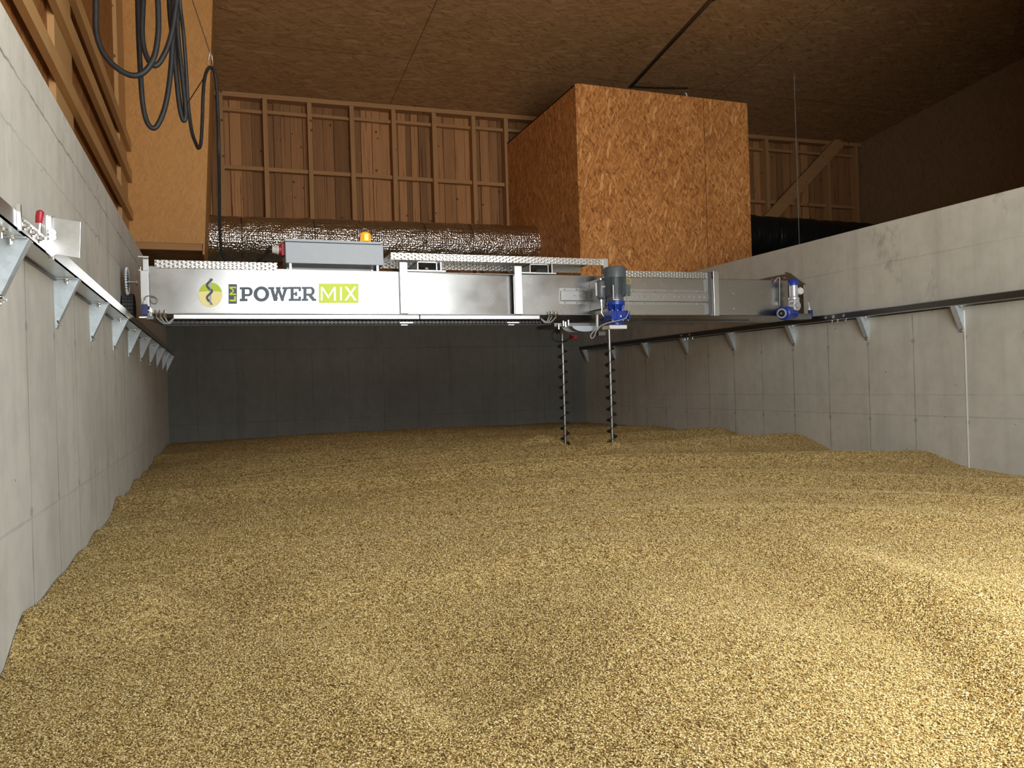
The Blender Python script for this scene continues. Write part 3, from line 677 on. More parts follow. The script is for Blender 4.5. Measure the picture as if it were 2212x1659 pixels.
# mounting brackets of the raised walkway
def walk_support(px0, px1, py0, py1):
    a, b = aty(px0, py1, BY), aty(px1, py0, BY); mb = MB(); t = 0.008
    xa, xb, za, zb = a[0], b[0], a[2], b[2]
    mb.box(xa, xa+t, BY-0.03, BY+0.25, za, zb); mb.box(xb-t, xb, BY-0.03, BY+0.25, za, zb); mb.box(xa, xb, BY-0.03, BY+0.25, zb-t, zb)
    mb.box(xa-0.09, xb+0.08, BY-0.03, BY+0.25, za-0.012, za); mb.box(xb+0.03, xb+0.042, BY-0.03, BY+0.25, za, zb)
    mb.build('walkway_support', 'steel_edge', br)
walk_support(900, 942, 567, 584); walk_support(1142, 1182, 572, 589)
# walkways: tread plate with turned down front edges
def walkway(px0, px1, pyt, pyb, depth, nm='walkway'):
    a, b = aty(px0, pyt, BY), aty(px1, pyb, BY); zt = a[2]; h = 0.062
    mb = MB(); mb.box(a[0], b[0], BY-0.02, BY-0.016, zt-h, zt); mb.box(a[0], b[0], BY-0.016, BY+depth, zt-0.006, zt); mb.box(a[0], b[0], BY+depth, BY+depth+0.004, zt-h, zt)
    return mb.build(nm, 'tread', br)
walkway(334, 599, 562, 580, 0.36); walkway(843, 1302, 546, 577, 0.50)
walkway(1349, 1527, 585, 600, 0.30)
def rivets(px0, px1, py0, py1, n, nm, r=0.007, y=BY, mat='bolt'):
    mb = Multi()
    for k in range(n):
        t = k/(n-1); p = aty(px0+(px1-px0)*t, py0+(py1-py0)*t, y); mb.new().lathe(p, p+np.array([0, -0.008, 0]), [(0, r), (0.7, r*0.8), (1, r*0.3)], 10)
    return mb.build(nm, mat, br)
MB().box(*(lambda a, b: (a[0], b[0], BY-0.04, BY+0.01, b[2], a[2]))(aty(1299, 560, BY), aty(1310, 592, BY))).build('walkway_end_bracket', 'steel_edge', br)
# riveted reinforcing rail on the right part of the face
a, b = aty(1208, 622, BY), aty(1533, 660, BY)
za = [aty(1208, q, BY)[2] for q in (622, 629, 650, 657)]
MB().box(a[0], b[0], BY-0.006, BY, za[3], za[0]).build('rack_base', 'rack', br)
rk = MB().box(a[0]+0.005, b[0]-0.005, BY-0.038, BY-0.006, za[2], za[1]).build('rack_rail', 'rack', br, bevel=0.003)
zz = (za[1]+za[2])/2
def rivx(xa, xb, z, n, y, nm):
    mb = Multi()
    for k in range(n):
        x_ = xa+(xb-xa)*k/(n-1); mb.new().lathe((x_, y, z), (x_, y-0.008, z), [(0, 0.0075), (0.7, 0.006), (1, 0.002)], 10)
    mb.build(nm, 'bolt', br)
rivx(a[0]+0.14, b[0]-0.03, zz, 27, BY-0.038, 'rivet'); rivx(a[0]+0.05, b[0]-0.03, za[0]-0.015, 14, BY-0.006, 'rivet'); rivx(a[0]+0.05, b[0]-0.03, za[3]+0.014, 14, BY-0.006, 'rivet')
# end carriages
a = aty(1584, 634, BY); rivx(a[0], a[0]+0.001, a[2], 2, BY, 'rivet'); a = aty(1585, 667, BY); rivx(a[0], a[0]+0.001, a[2], 2, BY, 'rivet')
le = MB()
le.box(-0.560, -0.505, BY-0.07, BY-0.062, 0.625, 0.99); le.box(-0.565, -0.558, BY-0.07, BY+0.42, 0.64, 1.02)
le.box(-0.548, -0.505, BY-0.03, BY-0.02, 0.98, 1.09); le.box(-0.565, -0.50, BY-0.065, BY+0.42, 0.66, 0.70)
le.build('end_carriage', 'steel_edge', br, bevel=0.003)
mb = Multi(); mb.new().box(-0.575, -0.50, BY-0.08, BY-0.055, 1.090, 1.102); mb.new().box(-0.58, -0.50, BY-0.085, BY-0.055, 0.612, 0.622); mb.new().box(-0.575, -0.555, BY-0.075, BY-0.05, 0.985, 0.995); mb.build('edge_clip', 'bolt', br)
pent = [(6.05, 7.75, 1.16), (6.05, 7.105, 1.157), (6.05, 6.857, 0.994), (6.05, 6.857, 0.66), (6.05, 7.75, 0.66)]
re_ = MB().prism(pent, (0.012, 0, 0)); re_.box(6.005, 6.062, 6.845, 6.857, 0.64, 0.99); re_.build('end_carriage', 'steel_edge', br, label='five sided steel carriage plate at right end')
mb = Multi()
for q in ((6.0, 7.08, 1.155, .05, .05), (6.0, 6.83, 0.648, .07, .02)): mb.new().box(q[0], q[0]+q[3], q[1], q[1]+q[4], q[2], q[2]+0.010)
for y_, z_ in ((6.9, 0.95), (6.9, 0.86), (6.9, 0.77), (7.2, 1.12), (7.4, 1.12), (7.6, 1.12)): mb.new().cyl((6.05, y_, z_), (6.03, y_, z_), 0.009, n=8)
mb.build('carriage_bolt', 'bolt', br)
def tyre(xc, yc, nm='wheel'):
    R = 0.125; W = 0.088; zc = ZR+0.006+R
    w = MB().lathe((xc-W/2, yc, zc), (xc+W/2, yc, zc), [(0, R*0.62), (0, R*0.93), (0.1, R*0.985), (0.9, R*0.985), (1, R*0.93), (1, R*0.62)], 40).build(nm, 'tyre', br, smooth=35)
    mb = MB()
    for k in range(26):
        an = 2*PI*k/26
        for j in range(4):
            x0 = xc-W/2+0.006+j*0.0205
            d = Vector((0, math.cos(an), math.sin(an))); tt = Vector((0, -math.sin(an), math.cos(an))); c = Vector((x0+0.008, yc, zc))+d*(R*0.985)
            vs = [c+Vector((sx_*0.0085, 0, 0))+tt*sy_*0.0105+d*sz_*0.006 for sx_ in (-1, 1) for sy_ in (-1, 1) for sz_ in (-1, 1)]
            mb.add(vs, [(0, 1, 3, 2), (4, 6, 7, 5), (0, 4, 5, 1), (2, 3, 7, 6), (0, 2, 6, 4), (1, 5, 7, 3)])
    mb.build('tread_blocks', 'tyre_block', w)
    MB().cyl((xc-0.02, yc, zc), (xc+0.03, yc, zc), R*0.6).build('hub', 'dark_steel', w)
tyre(-0.684, 7.12); tyre(6.205, 7.20)
# perforated side sprocket above the left tyre
sp_ = MB().lathe((-0.692, 7.08, 0.940), (-0.684, 7.08, 0.940), [(0, 0.03), (0, 0.104), (1, 0.104), (1, 0.03)], 32, cap=False)
for k in range(30):
    an = 2*PI*k/30; sp_.box(-0.694, -0.678, 7.08+0.108*math.cos(an)-0.006, 7.08+0.108*math.cos(an)+0.006, 0.94+0.108*math.sin(an)-0.006, 0.94+0.108*math.sin(an)+0.006)
sp_.build('sprocket', 'galv', br)
mb = MB(); mb.cyl((-0.70, 7.08, 0.935), (-0.60, 7.08, 0.935), 0.010, n=12); mb.cyl((-0.622, 7.08, 0.935), (-0.610, 7.08, 0.935), 0.028, n=16); mb.build('axle', 'bolt', br)
# small blue limit switches at both ends with loops of cable
def limit_switch(x, y, z, nm):
    o = MB().box(x-0.022, x+0.022, y-0.03, y+0.03, z, z+0.085).build(nm, 'navy', br, bevel=0.005, label='dark blue limit switch')
    MB().lathe((x, y, z+0.085), (x, y, z+0.118), [(0, 0.016), (0.4, 0.016), (0.45, 0.011), (1, 0.009)], 12).build('gland', 'plastic_white', o)
    mb = MB(); mb.cyl((x+0.022, y, z+0.06), (x+0.034, y, z+0.06), 0.012); mb.cyl((x+0.02, y-0.01, z+0.025), (x+0.03, y-0.01, z+0.025), 0.008); mb.build('roller', 'black', o)
    return o
limit_switch(-0.535, BY-0.105, 0.630, 'limit_switch')
pts = [(-0.535, BY-0.105, 0.745), (-0.53, BY-0.10, 0.775), (-0.50, BY-0.06, 0.79), (-0.465, BY-0.03, 0.785), (-0.45, BY-0.02, 0.76), (-0.465, BY-0.02, 0.735), (-0.49, BY-0.02, 0.74), (-0.50, BY-0.02, 0.765)]
MB().tube(smooth_path(pts, 6), 0.005, 8).build('switch_cable', 'cable_grey', br)
limit_switch(6.10, BY+0.02, 0.630, 'limit_switch')
pts = [(6.10, 6.87, 0.745), (6.09, 6.86, 0.775), (6.06, 6.85, 0.80), (6.03, 6.85, 0.79), (6.025, 6.85, 0.765), (6.045, 6.85, 0.75), (6.07, 6.85, 0.76)]
MB().tube(smooth_path(pts, 6), 0.005, 8).build('switch_cable', 'plastic_white', br)
# cable glands at the ends of the bottom duct
for px in (337, 346, 356, 1186, 1192, 1201):
    p = aty(px, 684, BY-0.02); mb = MB(); mb.lathe(p, p+np.array([0, -0.02, 0.05]), [(0, 0.012), (0.5, 0.014), (0.55, 0.010), (1, 0.007)], 10)
    mb.build('cable_gland', 'bolt', br)
    e_ = (375 if px < 400 else 1168); q = aty(e_, 688, BY); m_ = (p+q)/2-np.array([0, 0.01, 0.05])
    MB().tube(smooth_path([p-np.array([0, 0, 0.004]), m_, q], 8), 0.006, 8).build('gland_cable', 'cable_grey', br)
# underslung carriage rails that run back along the left and right rails
MB().bar((-0.50, 6.75, 0.615), (-0.40, 7.35, 0.600), 0.05, 0.03).build('bumper_bar', 'dark_steel', br)
mb = Multi(); [mb.new().cyl((-0.49+0.02*k, 6.74+0.13*k, 0.625), (-0.49+0.02*k, 6.74+0.13*k, 0.652), 0.012, n=6) for k in range(4)]; mb.build('bumper_bolt', 'bolt', br)
# diagonal struts and crossbar behind the walkway
mb = Multi(); mb.new().bar((1.40, BY+0.1, 1.03), (1.85, BY+0.40, 1.14), 0.05, 0.03); mb.new().bar((2.55, BY+0.1, 1.03), (3.0, BY+0.40, 1.14), 0.05, 0.03); mb.build('strut', 'dark_steel', br)

# ---- lettering and emblem on the face
LY = BY-0.0078
def gp(u, v): return aty(400+u/5.53, 590+v/5.53, LY)          # lettering layout measured on the sheet itself
FLAT_N = [0]
def flat(mb, pts):
    FLAT_N[0] = (FLAT_N[0]+1) % 12; mb.prism([gp(*q) for q in pts], (0, -0.0016-0.00003*FLAT_N[0], 0))
def flats(mb, polys):
    for q in polys: flat(mb, q)
def arc(cx, cy, rx, ry, a0, a1, n=20): return [(cx+rx*math.cos(a0+(a1-a0)*k/n), cy+ry*math.sin(a0+(a1-a0)*k/n)) for k in range(n+1)]
def ring(mb, cx, cy, rx, ry, ix, iy, a0=0, a1=2*PI, n=28):
    o_, i_ = arc(cx, cy, rx, ry, a0, a1, n), arc(cx, cy, ix, iy, a0, a1, n)
    for k in range(n): flat(mb, [o_[k], o_[k+1], i_[k+1], i_[k]])
R4 = lambda x0, y0, x1, y1: [(x0, y0), (x1, y0), (x1, y1), (x0, y1)]
mb = MB()   # P
flats(mb, [R4(653, 168, 725, 195), R4(676, 168, 714, 335), R4(653, 306, 745, 335), R4(714, 168, 755, 194), R4(714, 250, 755, 276)]); ring(mb, 755, 222, 52, 54, 14, 28, -PI/2, PI/2)
mb.build('letter', 'vinyl_grey', br)
mb = MB(); ring(mb, 911, 249, 94, 91, 49, 55); mb.build('letter', 'vinyl_grey', br)      # O
mb = MB()   # W
flats(mb, [R4(991, 166, 1065, 192), R4(1083, 166, 1142, 192), R4(1160, 166, 1236, 192),
           [(1010, 166), (1050, 166), (1084, 285), (1058, 333)], [(1058, 333), (1084, 333), (1128, 190), (1112, 175), (1096, 175)],
           [(1096, 175), (1128, 175), (1168, 285), (1148, 333)], [(1148, 333), (1170, 333), (1222, 180), (1180, 180)], [(1058, 333), (1098, 333), (1110, 290), (1080, 270)], [(1148, 333), (1178, 333), (1184, 290), (1160, 270)]])
mb.build('letter', 'vinyl_grey', br)
mb = MB()   # E
flats(mb, [R4(1237, 163, 1384, 190), R4(1259, 163, 1297, 332), R4(1237, 305, 1384, 332), R4(1355, 163, 1384, 216), R4(1355, 278, 1384, 332), R4(1290, 235, 1330, 260), R4(1314, 222, 1338, 274)])
mb.build('letter', 'vinyl_grey', br)
mb = MB()   # R
flats(mb, [R4(1392, 163, 1470, 190), R4(1412, 163, 1450, 332), R4(1392, 305, 1470, 332), R4(1450, 163, 1498, 188), R4(1450, 244, 1498, 270), [(1470, 268), (1515, 262), (1550, 306), (1535, 332), (1520, 332)], R4(1515, 305, 1566, 332)])
ring(mb, 1498, 216, 50, 54, 13, 28, -PI/2, PI/2); mb.build('letter', 'vinyl_grey', br)
# MIX panel
pn = MB(); flat(pn, R4(1596, 125, 2071, 358)); pn = pn.build('lettering_panel', 'vinyl_green', br, label='lime green panel with white letters')
LY -= 0.0018
mb = MB(); flats(mb, [R4(1620, 165, 1641, 328), R4(1776, 165, 1799, 328), [(1620, 165), (1645, 165), (1722, 290), (1710, 306)], [(1799, 165), (1774, 165), (1698, 290), (1710, 306)]]); mb.build('letter', 'vinyl_white', pn)
mb = MB(); flat(mb, R4(1849, 165, 1871, 328)); mb.build('letter', 'vinyl_white', pn)
mb = MB(); flats(mb, [[(1905, 162), (1934, 162), (2052, 328), (2022, 328)], [(2018, 162), (2045, 162), (1931, 328), (1902, 328)]]); mb.build('letter', 'vinyl_white', pn)
LY += 0.0018
pn = MB(); flat(pn, R4(519, 132, 618, 365)); pn = pn.build('lettering_panel', 'vinyl_grey', br, label='dark upright panel with lime letters')
LY -= 0.0018
mb = MB(); flats(mb, [R4(530, 316, 606, 338), R4(585, 276, 606, 338)]); mb.build('letter', 'vinyl_green', pn)                       # L turned upright
mb = MB(); flats(mb, [R4(530, 243, 608, 262), R4(530, 162, 608, 181), [(530, 262), (530, 243), (582, 205), (582, 222)], [(530, 162), (530, 181), (582, 219), (582, 202)]]); mb.build('letter', 'vinyl_green', pn)
LY += 0.0018
em = MB(); flat(em, arc(302, 257, 142, 147, 0, 2*PI, 48)[:-1]); em = em.build('emblem', 'vinyl_cream', br, label='round cream and green emblem')
LY -= 0.0018
mb = MB(); a0 = PI+0.20; top = arc(302, 257, 142, 147, a0, 2*PI-0.20, 30); low = [(302+139*math.cos(t), 228-12*math.sin(t)*1.0) for t in [PI*k/16 for k in range(17)]]
flat(mb, top+low[1:-1]); mb.build('emblem_sky', 'vinyl_lime_dark', em, label='green upper half')
LY -= 0.0018
mb = MB(); flat(mb, R4(290, 60, 313, 383)); mb.build('emblem_shaft', 'vinyl_silver', em)
LY -= 0.0018
def band(mb, pts, w):
    P = smooth_path([(a, b, 0) for a, b in pts], 8)
    for i in range(len(P)-1):
        d = (P[i+1]-P[i]).normalized(); n0 = Vector((-d.y, d.x, 0))*w/2
        a, b = P[i], P[i+1]; flat(mb, [(a.x-n0.x, a.y-n0.y), (b.x-n0.x, b.y-n0.y), (b.x+n0.x, b.y+n0.y), (a.x+n0.x, a.y+n0.y)])
mb = MB(); band(mb, [(324, 70), (280, 112), (262, 135), (264, 158), (290, 190), (296, 196)], 27); band(mb, [(302, 196), (322, 212), (312, 232), (282, 262), (262, 285), (266, 308), (290, 340)], 26); band(mb, [(296, 345), (318, 366), (322, 380)], 12)
mb.build('emblem_spiral', 'vinyl_grey', em); LY += 0.0054

# ------------------------------------------------------------------ control cabinet on the bridge
ca, cb, cl_ = aty(616, 521, BY-0.02), aty(829, 573, BY-0.02), aty(616, 514.5, BY-0.02)
cb_t = thing('control_cabinet', (ca[0], BY, 1.034), 'flat light grey control cabinet standing on the bridge beam', 'cabinet')
MB().box(ca[0], cb[0], BY-0.02, BY+0.32, cb[2], ca[2]-0.004).build('housing', 'cabinet', cb_t, bevel=0.004)
MB().box(ca[0]-0.006, cb[0]-0.015, BY-0.028, BY+0.33, ca[2], ca[2]+0.022).build('door', 'cabinet', cb_t, bevel=0.004)
for x_ in (ca[0]+0.03, cb[0]-0.06):
    for y_ in (BY+0.0, BY+0.26): MB().box(x_, x_+0.018, y_, y_+0.02, 1.034, cb[2]).build('leg', 'steel_edge', cb_t)
MB().box(ca[0]+0.05, cb[0]-0.07, BY+0.22, BY+0.23, 1.036, cb[2]-0.002).build('back_plate', 'dark_steel', cb_t)
zl = ca[2]+0.022
p = aty(790, 520, BY+0.05); bz = thing('warning_beacon', (p[0], BY+0.05, zl), 'glowing amber warning beacon on top of the grey control cabinet', 'beacon')
MB().cyl((p[0], BY+0.05, zl), (p[0], BY+0.05, zl+0.010), 0.040).build('base', 'black', bz)
MB().lathe((p[0], BY+0.05, zl+0.010), (p[0], BY+0.05, zl+0.094), [(0, 0.044), (0.72, 0.044), (0.9, 0.038), (1.0, 0.024)], 28).build('lens', 'beacon', bz, smooth=50)
MB().box(p[0]-0.016, p[0]+0.016, BY+0.004, BY+0.0075, zl+0.018, zl+0.072).build('lamp', 'glow', bz)
p = aty(691, 515, BY+0.2)
MB().lathe((p[0], BY+0.2, zl), (p[0], BY+0.2, zl+0.035), [(0, 0.012), (0.4, 0.012), (0.45, 0.024), (0.9, 0.024), (1, 0.018)], 16).build('stop_button', 'red', cb_t, label='red emergency stop button')
p = aty(658, 515, BY+0.2); MB().box(p[0]-0.03, p[0]+0.03, BY+0.17, BY+0.2, zl, zl+0.022).build('main_switch', 'black', cb_t)
p = aty(676, 515, BY+0.2); MB().cyl((p[0]+0.02, BY+0.2, zl), (p[0]+0.02, BY+0.2, zl+0.026), 0.010).build('pilot_lamp', 'plastic_white', cb_t)
p = aty(614, 541, BY+0.1); sk = MB().box(p[0]-0.03, p[0]+0.012, BY+0.04, BY+0.12, p[2]-0.055, p[2]+0.055).build('socket', 'red', cb_t, bevel=0.006, label='red socket on the cabinet side')
# plug and supply cable: hangs from the carabiner to the cabinet
pz = p
plug = thing('power_plug', (pz[0]-0.03, BY+0.08, pz[2]), 'grey and red industrial plug pushed into the side of the control cabinet', 'plug')
q0 = Vector((pz[0]-0.032, BY+0.08, pz[2]+0.0))
MB().lathe(q0, q0-Vector((0.07, 0, -0.002)), [(0, 0.042), (0.4, 0.042), (0.45, 0.038), (1, 0.030)], 20).build('plug_body', 'plastic_white', plug, smooth=40)
MB().lathe(q0+Vector((0.004, 0, 0)), q0-Vector((0.016, 0, 0)), [(0, 0.046), (1, 0.046)], 20).build('plug_collar', 'red', plug)
MB().lathe(q0-Vector((0.07, 0, -0.002)), q0-Vector((0.115, 0, 0.0)), [(0, 0.027), (0.5, 0.024), (1, 0.014)], 16).build('plug_gland', 'black', plug)

# ------------------------------------------------------------------ stirring trolley with the two augers
TY = 6.55
t0 = aty(1329, 707, TY)
tr = thing('auger_trolley', (t0[0], TY, t0[2]), 'stirring trolley hung on the bridge with dark grey motor above blue gearbox', 'auger unit')
def zt(py, px=1329, y=TY): return aty(px, py, y)[2]
xm = aty(1329, 640, TY)[0]; ym = TY
mo = MB().lathe((xm, ym, zt(651)), (xm, ym, zt(600)), [(0, 0.078), (0.18, 0.078), (0.2, 0.088), (1, 0.088)], 32).build('motor', 'motor_grey', tr, smooth=35)
mb = MB()
for k in range(44):
    an = 2*PI*k/44; d = Vector((math.cos(an), math.sin(an), 0)); c = Vector((xm, ym, 0))+d*0.096
    mb.bar(c+Vector((0, 0, zt(639))), c+Vector((0, 0, zt(600))), 0.0045, 0.022, tuple(d))
mb.build('cooling_fins', 'motor_grey', mo)
MB().lathe((xm, ym, zt(601)), (xm, ym, zt(577.5)), [(0, 0.108), (0.8, 0.106), (0.95, 0.100), (1, 0.088)], 36).build('fan_cowl', 'motor_grey', mo, smooth=35)
MB().box(xm+0.085, xm+0.145, ym-0.04, ym+0.04, zt(639), zt(615)).build('terminal_box', 'motor_grey', mo, bevel=0.006)
MB().tube(smooth_path([(xm+0.10, ym-0.02, zt(617)), (xm+0.135, ym-0.05, zt(612)), (xm+0.135, ym-0.05, zt(604)), (xm+0.11, ym-0.03, zt(602))], 6), 0.004, 8).build('lifting_cord', 'brass', mo, label='yellow wire loop')
gb = MB().lathe((xm, ym, zt(659)), (xm, ym, zt(651)), [(0, 0.088), (0.7, 0.088), (0.75, 0.080), (1, 0.080)], 36).build('flange', 'blue', tr, smooth=30)
MB().lathe((xm, ym, zt(673)), (xm, ym, zt(659)), [(0, 0.046), (0.35, 0.046), (0.8, 0.066), (1, 0.076)], 32).build('lantern', 'blue', gb, smooth=40)
mb = MB()
for k in range(8): an = 2*PI*k/8+0.3; mb.bar((xm+0.060*math.cos(an), ym+0.060*math.sin(an), zt(672)), (xm+0.072*math.cos(an), ym+0.072*math.sin(an), zt(659)), 0.010, 0.03, (math.cos(an), math.sin(an), 0))
mb.build('ribs', 'blue', gb)
hs = MB().box(xm-0.092, xm+0.084, ym-0.085, ym+0.085, zt(694), zt(672)).build('gearbox', 'blue', tr, bevel=0.012)
mb = MB(); [mb.box(xm-0.096+k*0.0615, xm-0.084+k*0.0615, ym-0.092, ym+0.09, zt(693), zt(673)) for k in range(4)]; mb.build('ribs', 'blue', hs)
MB().lathe((xm, ym, zt(702)), (xm, ym, zt(694)), [(0, 0.060), (0.5, 0.060), (1, 0.070)], 28).build('output_flange', 'blue', hs)
mb = MB(); mb.cyl((xm+0.0, ym-0.09, zt(685)), (xm+0.0, ym-0.098, zt(685)), 0.009); mb.build('sight_plug', 'plastic_white', hs, label='white round oil plug')
mb = Multi()
for k in range(4):
    for z_ in (zt(672.5), zt(693.5)): mb.new().cyl((xm-0.084+k*0.054, ym-0.085, z_), (xm-0.084+k*0.054, ym-0.096, z_), 0.006, n=6)
mb.build('bolt', 'bolt', hs)
MB().box(xm-0.10, xm+0.085, ym-0.06, ym+0.10, zt(711.5), zt(703)).build('base_plate', 'plastic_white', tr, bevel=0.006, label='white base plate')
MB().box(xm-0.06, xm+0.04, ym+0.05, BY-0.006, zt(660), zt(640)).build('slide', 'dark_steel', tr)
MB().box(xm-0.12, xm-0.05, ym+0.05, BY-0.006, zt(665), zt(600)).build('carrier_plate', 'dark_steel', tr)
# grey oil expansion tank beside the motor
xt_, yt_ = aty(1298, 630, TY-0.02)[0], TY-0.02
tk = MB().lathe((xt_, yt_, zt(648)), (xt_, yt_, zt(606)), [(0, 0.020), (0.06, 0.036), (0.14, 0.042), (0.86, 0.042), (0.94, 0.036), (1, 0.016)], 28).build('oil_tank', 'motor_grey', tr, smooth=50, label='small grey oil expansion tank')
mb = Multi(); mb.new().cyl((xt_, yt_, zt(606)), (xt_, yt_, zt(603)), 0.010, n=6); mb.new().cyl((xt_, yt_, zt(648)), (xt_, yt_, zt(653)), 0.010, n=6); mb.new().box(xt_-0.02, xt_+0.022, yt_-0.048, yt_-0.04, zt(623), zt(620)); mb.new().box(xt_-0.05, xt_-0.042, yt_-0.01, yt_+0.01, zt(640), zt(612)); mb.build('fitting', 'bolt', tk)
mb = MB(); mb.box(xm-0.080, xm-0.072, ym-0.11, ym-0.10, zt(649), zt(619)); mb.box(xm-0.080, xm-0.02, ym-0.11, ym-0.10, zt(651), zt(649)); mb.build('level_bracket', 'plastic_white', tr)
MB().tube(smooth_path([(xt_, yt_, zt(652)), (xt_+0.005, yt_, zt(668)), (xt_+0.0, yt_, zt(676)), (xt_+0.03, yt_, zt(685)), (xm-0.09, ym, zt(684))], 6), 0.006, 8).build('oil_pipe', 'bolt', tr)
# grey cables
c1 = [aty(q[0], q[1], TY-0.12) for q in ((1353, 637), (1357, 655), (1358, 672), (1352, 686), (1338, 692), (1318, 696), (1300, 703), (1285, 713), (1276, 724), (1278, 731), (1284, 726), (1290, 712), (1305, 700), (1330, 694))]
MB().tube(smooth_path(c1, 6), 0.0055, 8).build('motor_cable', 'cable_grey', tr)
# auger screws
def auger(x, y, z0, z1, nm, seed):
    s_ = MB().cyl((x, y, z0), (x, y, z1), 0.0155, n=18).build(nm, 'auger', tr, smooth=40)
    fl = MB(); pitch = 0.104; turns = (z1-0.13-z0)/pitch; n = int(turns*26); ph = seed
    for k in range(n):
        a0, a1 = ph+2*PI*k/26, ph+2*PI*(k+1)/26; za, zb = z0+pitch*k/26, z0+pitch*(k+1)/26
        P = lambda a, r, z: (x+r*math.cos(a), y+r*math.sin(a), z)
        fl.add([P(a0, 0.0145, za), P(a0, 0.050, za), P(a1, 0.050, zb), P(a1, 0.0145, zb), P(a0, 0.0145, za+0.005), P(a0, 0.050, za+0.005), P(a1, 0.050, zb+0.005), P(a1, 0.0145, zb+0.005)],
               [(0, 1, 2, 3), (7, 6, 5, 4), (1, 5, 6, 2), (0, 3, 7, 4)])
    fl.build('flight', 'flight', s_, smooth=30)
xa = aty(1318, 800, TY)[0]
auger(xa, TY, float(H(xa, TY))-0.25, zt(711), 'auger_screw', 0.6)
AY = 7.22; xb_ = aty(1216.5, 800, AY)[0]; za_ = aty(1216, 716, AY)[2]
auger(xb_, AY, float(H(xb_, AY))-0.25, za_+0.03, 'auger_screw', 3.6)
MB().box(xb_-0.045, xb_+0.06, AY-0.06, AY+0.06, za_-0.02, za_+0.06).build('bearing_block', 'dark_steel', tr)
def half_disc(cxp, py, y, r, nm, mat, lab):
    c = aty(cxp, py, y); poly = [(c[0]+r*math.cos(t), y, c[2]+0.40*r*math.sin(t)) for t in [PI+PI*k/18 for k in range(19)]]
    MB().prism(poly, (0, 0.012, 0)).build(nm, mat, tr, label=lab)
half_disc(1264, 704, TY+0.18, 0.135, 'guard_disc', 'cabinet', 'pale blue guard disc')
half_disc(1240, 706, TY+0.26, 0.13, 'guard_disc', 'dark_steel', 'dark guard disc')
MB().cyl(aty(1290, 713, TY+0.1), aty(1290, 680, TY+0.1), 0.013).build('guide_pin', 'galv', tr)
a = aty(1210, 708, TY+0.2); MB().box(a[0]-0.05, a[0]+0.45, TY+0.22, BY+0.36, 0.535, 0.568).build('chassis', 'dark_steel', tr)
mb = Multi()
for px, py in ((1217, 700), (1222, 702), (1228, 698), (1207, 707)): p = aty(px, py, TY+0.2); mb.new().cyl(p-np.array([0, 0, 0.02]), p+np.array([0, 0, 0.03]), 0.010, n=8)
mb.build('bolt', 'bolt', tr)
p = aty(1238, 728, AY); MB().box(p[0]-0.03, p[0]+0.03, AY-0.03, AY+0.03, p[2]-0.02, p[2]+0.02).build('sensor', 'red', tr, bevel=0.004, label='small red sensor')
p = aty(1298, 722, AY); MB().box(p[0]-0.04, p[0]+0.04, AY-0.03, AY+0.03, p[2]-0.018, p[2]+0.03).build('sensor', 'dark_steel', tr, bevel=0.004)
c2 = [aty(q[0], q[1], AY-0.07) for q in ((1208, 712), (1197, 716), (1192, 724), (1195, 733), (1206, 738), (1220, 737), (1230, 732), (1240, 727))]
MB().tube(smooth_path(c2, 6), 0.006, 8).build('sensor_cable', 'black', tr)

# ------------------------------------------------------------------ travel drive at the right end
GX = 5.98
def gz(px, py, x=5.93): return atx(px, py, x)
c0 = np.array([5.9, 6.72, 0.8])
gd = thing('travel_gear_motor', (6.03, c0[1], 0.66), 'blue and silver gear motor mounted at the right end of the bridge', 'gear motor')
yc = c0[1]; xc = aty(1714, 625, yc)[0]
zz_ = lambda py: aty(1714, py, yc)[2]
MB().lathe((xc, yc, zz_(640)), (xc, yc, zz_(616)), [(0, 0.044), (1, 0.044)], 24).build('motor', 'motor_silver', gd, smooth=40)
MB().lathe((xc, yc, zz_(617)), (xc, yc, zz_(603.5)), [(0, 0.053), (0.75, 0.053), (1, 0.042)], 28).build('fan_cowl', 'blue', gd, smooth=40)
mb = MB(); p = aty(1726, 629, yc-0.03)
mb.lathe(p+np.array([0, 0.03, 0]), p-np.array([0, 0.035, 0]), [(0, 0.040), (0.85, 0.040), (1, 0.033)], 8); mb.build('terminal_box', 'plastic_white', gd)
MB().lathe((xc, yc, zz_(647)), (xc, yc, zz_(640)), [(0, 0.058), (0.5, 0.058), (0.6, 0.048), (1, 0.046)], 28).build('flange', 'motor_silver', gd, smooth=30)
p = aty(1722, 660, yc-0.05)
wg = MB().box(xc-0.035, xc+0.035, yc-0.05, yc+0.05, zz_(671), zz_(646)).build('worm_gearbox', 'motor_silver', gd, bevel=0.008)
MB().lathe(p+np.array([0, 0.06, 0]), p-np.array([0, 0.02, 0]), [(0, 0.052), (0.7, 0.052), (0.72, 0.032), (0.9, 0.030), (1, 0.024)], 28).build('worm_cover', 'motor_silver', wg, smooth=30)
pa, pb_ = aty(1689, 677, yc-0.06), aty(1712, 676, yc+0.08)
bg = MB().lathe(pa, pb_, [(0, 0.060), (0.12, 0.060), (0.14, 0.072), (0.5, 0.072), (0.52, 0.066), (1, 0.066)], 32).build('planetary_gearbox', 'blue', gd, smooth=30)
d_ = Vector(pa-pb_).normalized()
MB().lathe(Vector(pa)+d_*0.001, Vector(pa)+d_*0.012, [(0, 0.036), (0, 0.052), (1, 0.050), (1, 0.038)], 28, cap=False).build('cover_ring', 'motor_silver', bg)
MB().lathe(Vector(pa), Vector(pa)+d_*0.010, [(0, 0.036), (1, 0.034)], 28).build('end_cap', 'black', bg)
MB().lathe(Vector(pa)+d_*0.008, Vector(pa)+d_*0.020, [(0, 0.014), (1, 0.010)], 16).build('shaft_nut', 'bolt', bg)
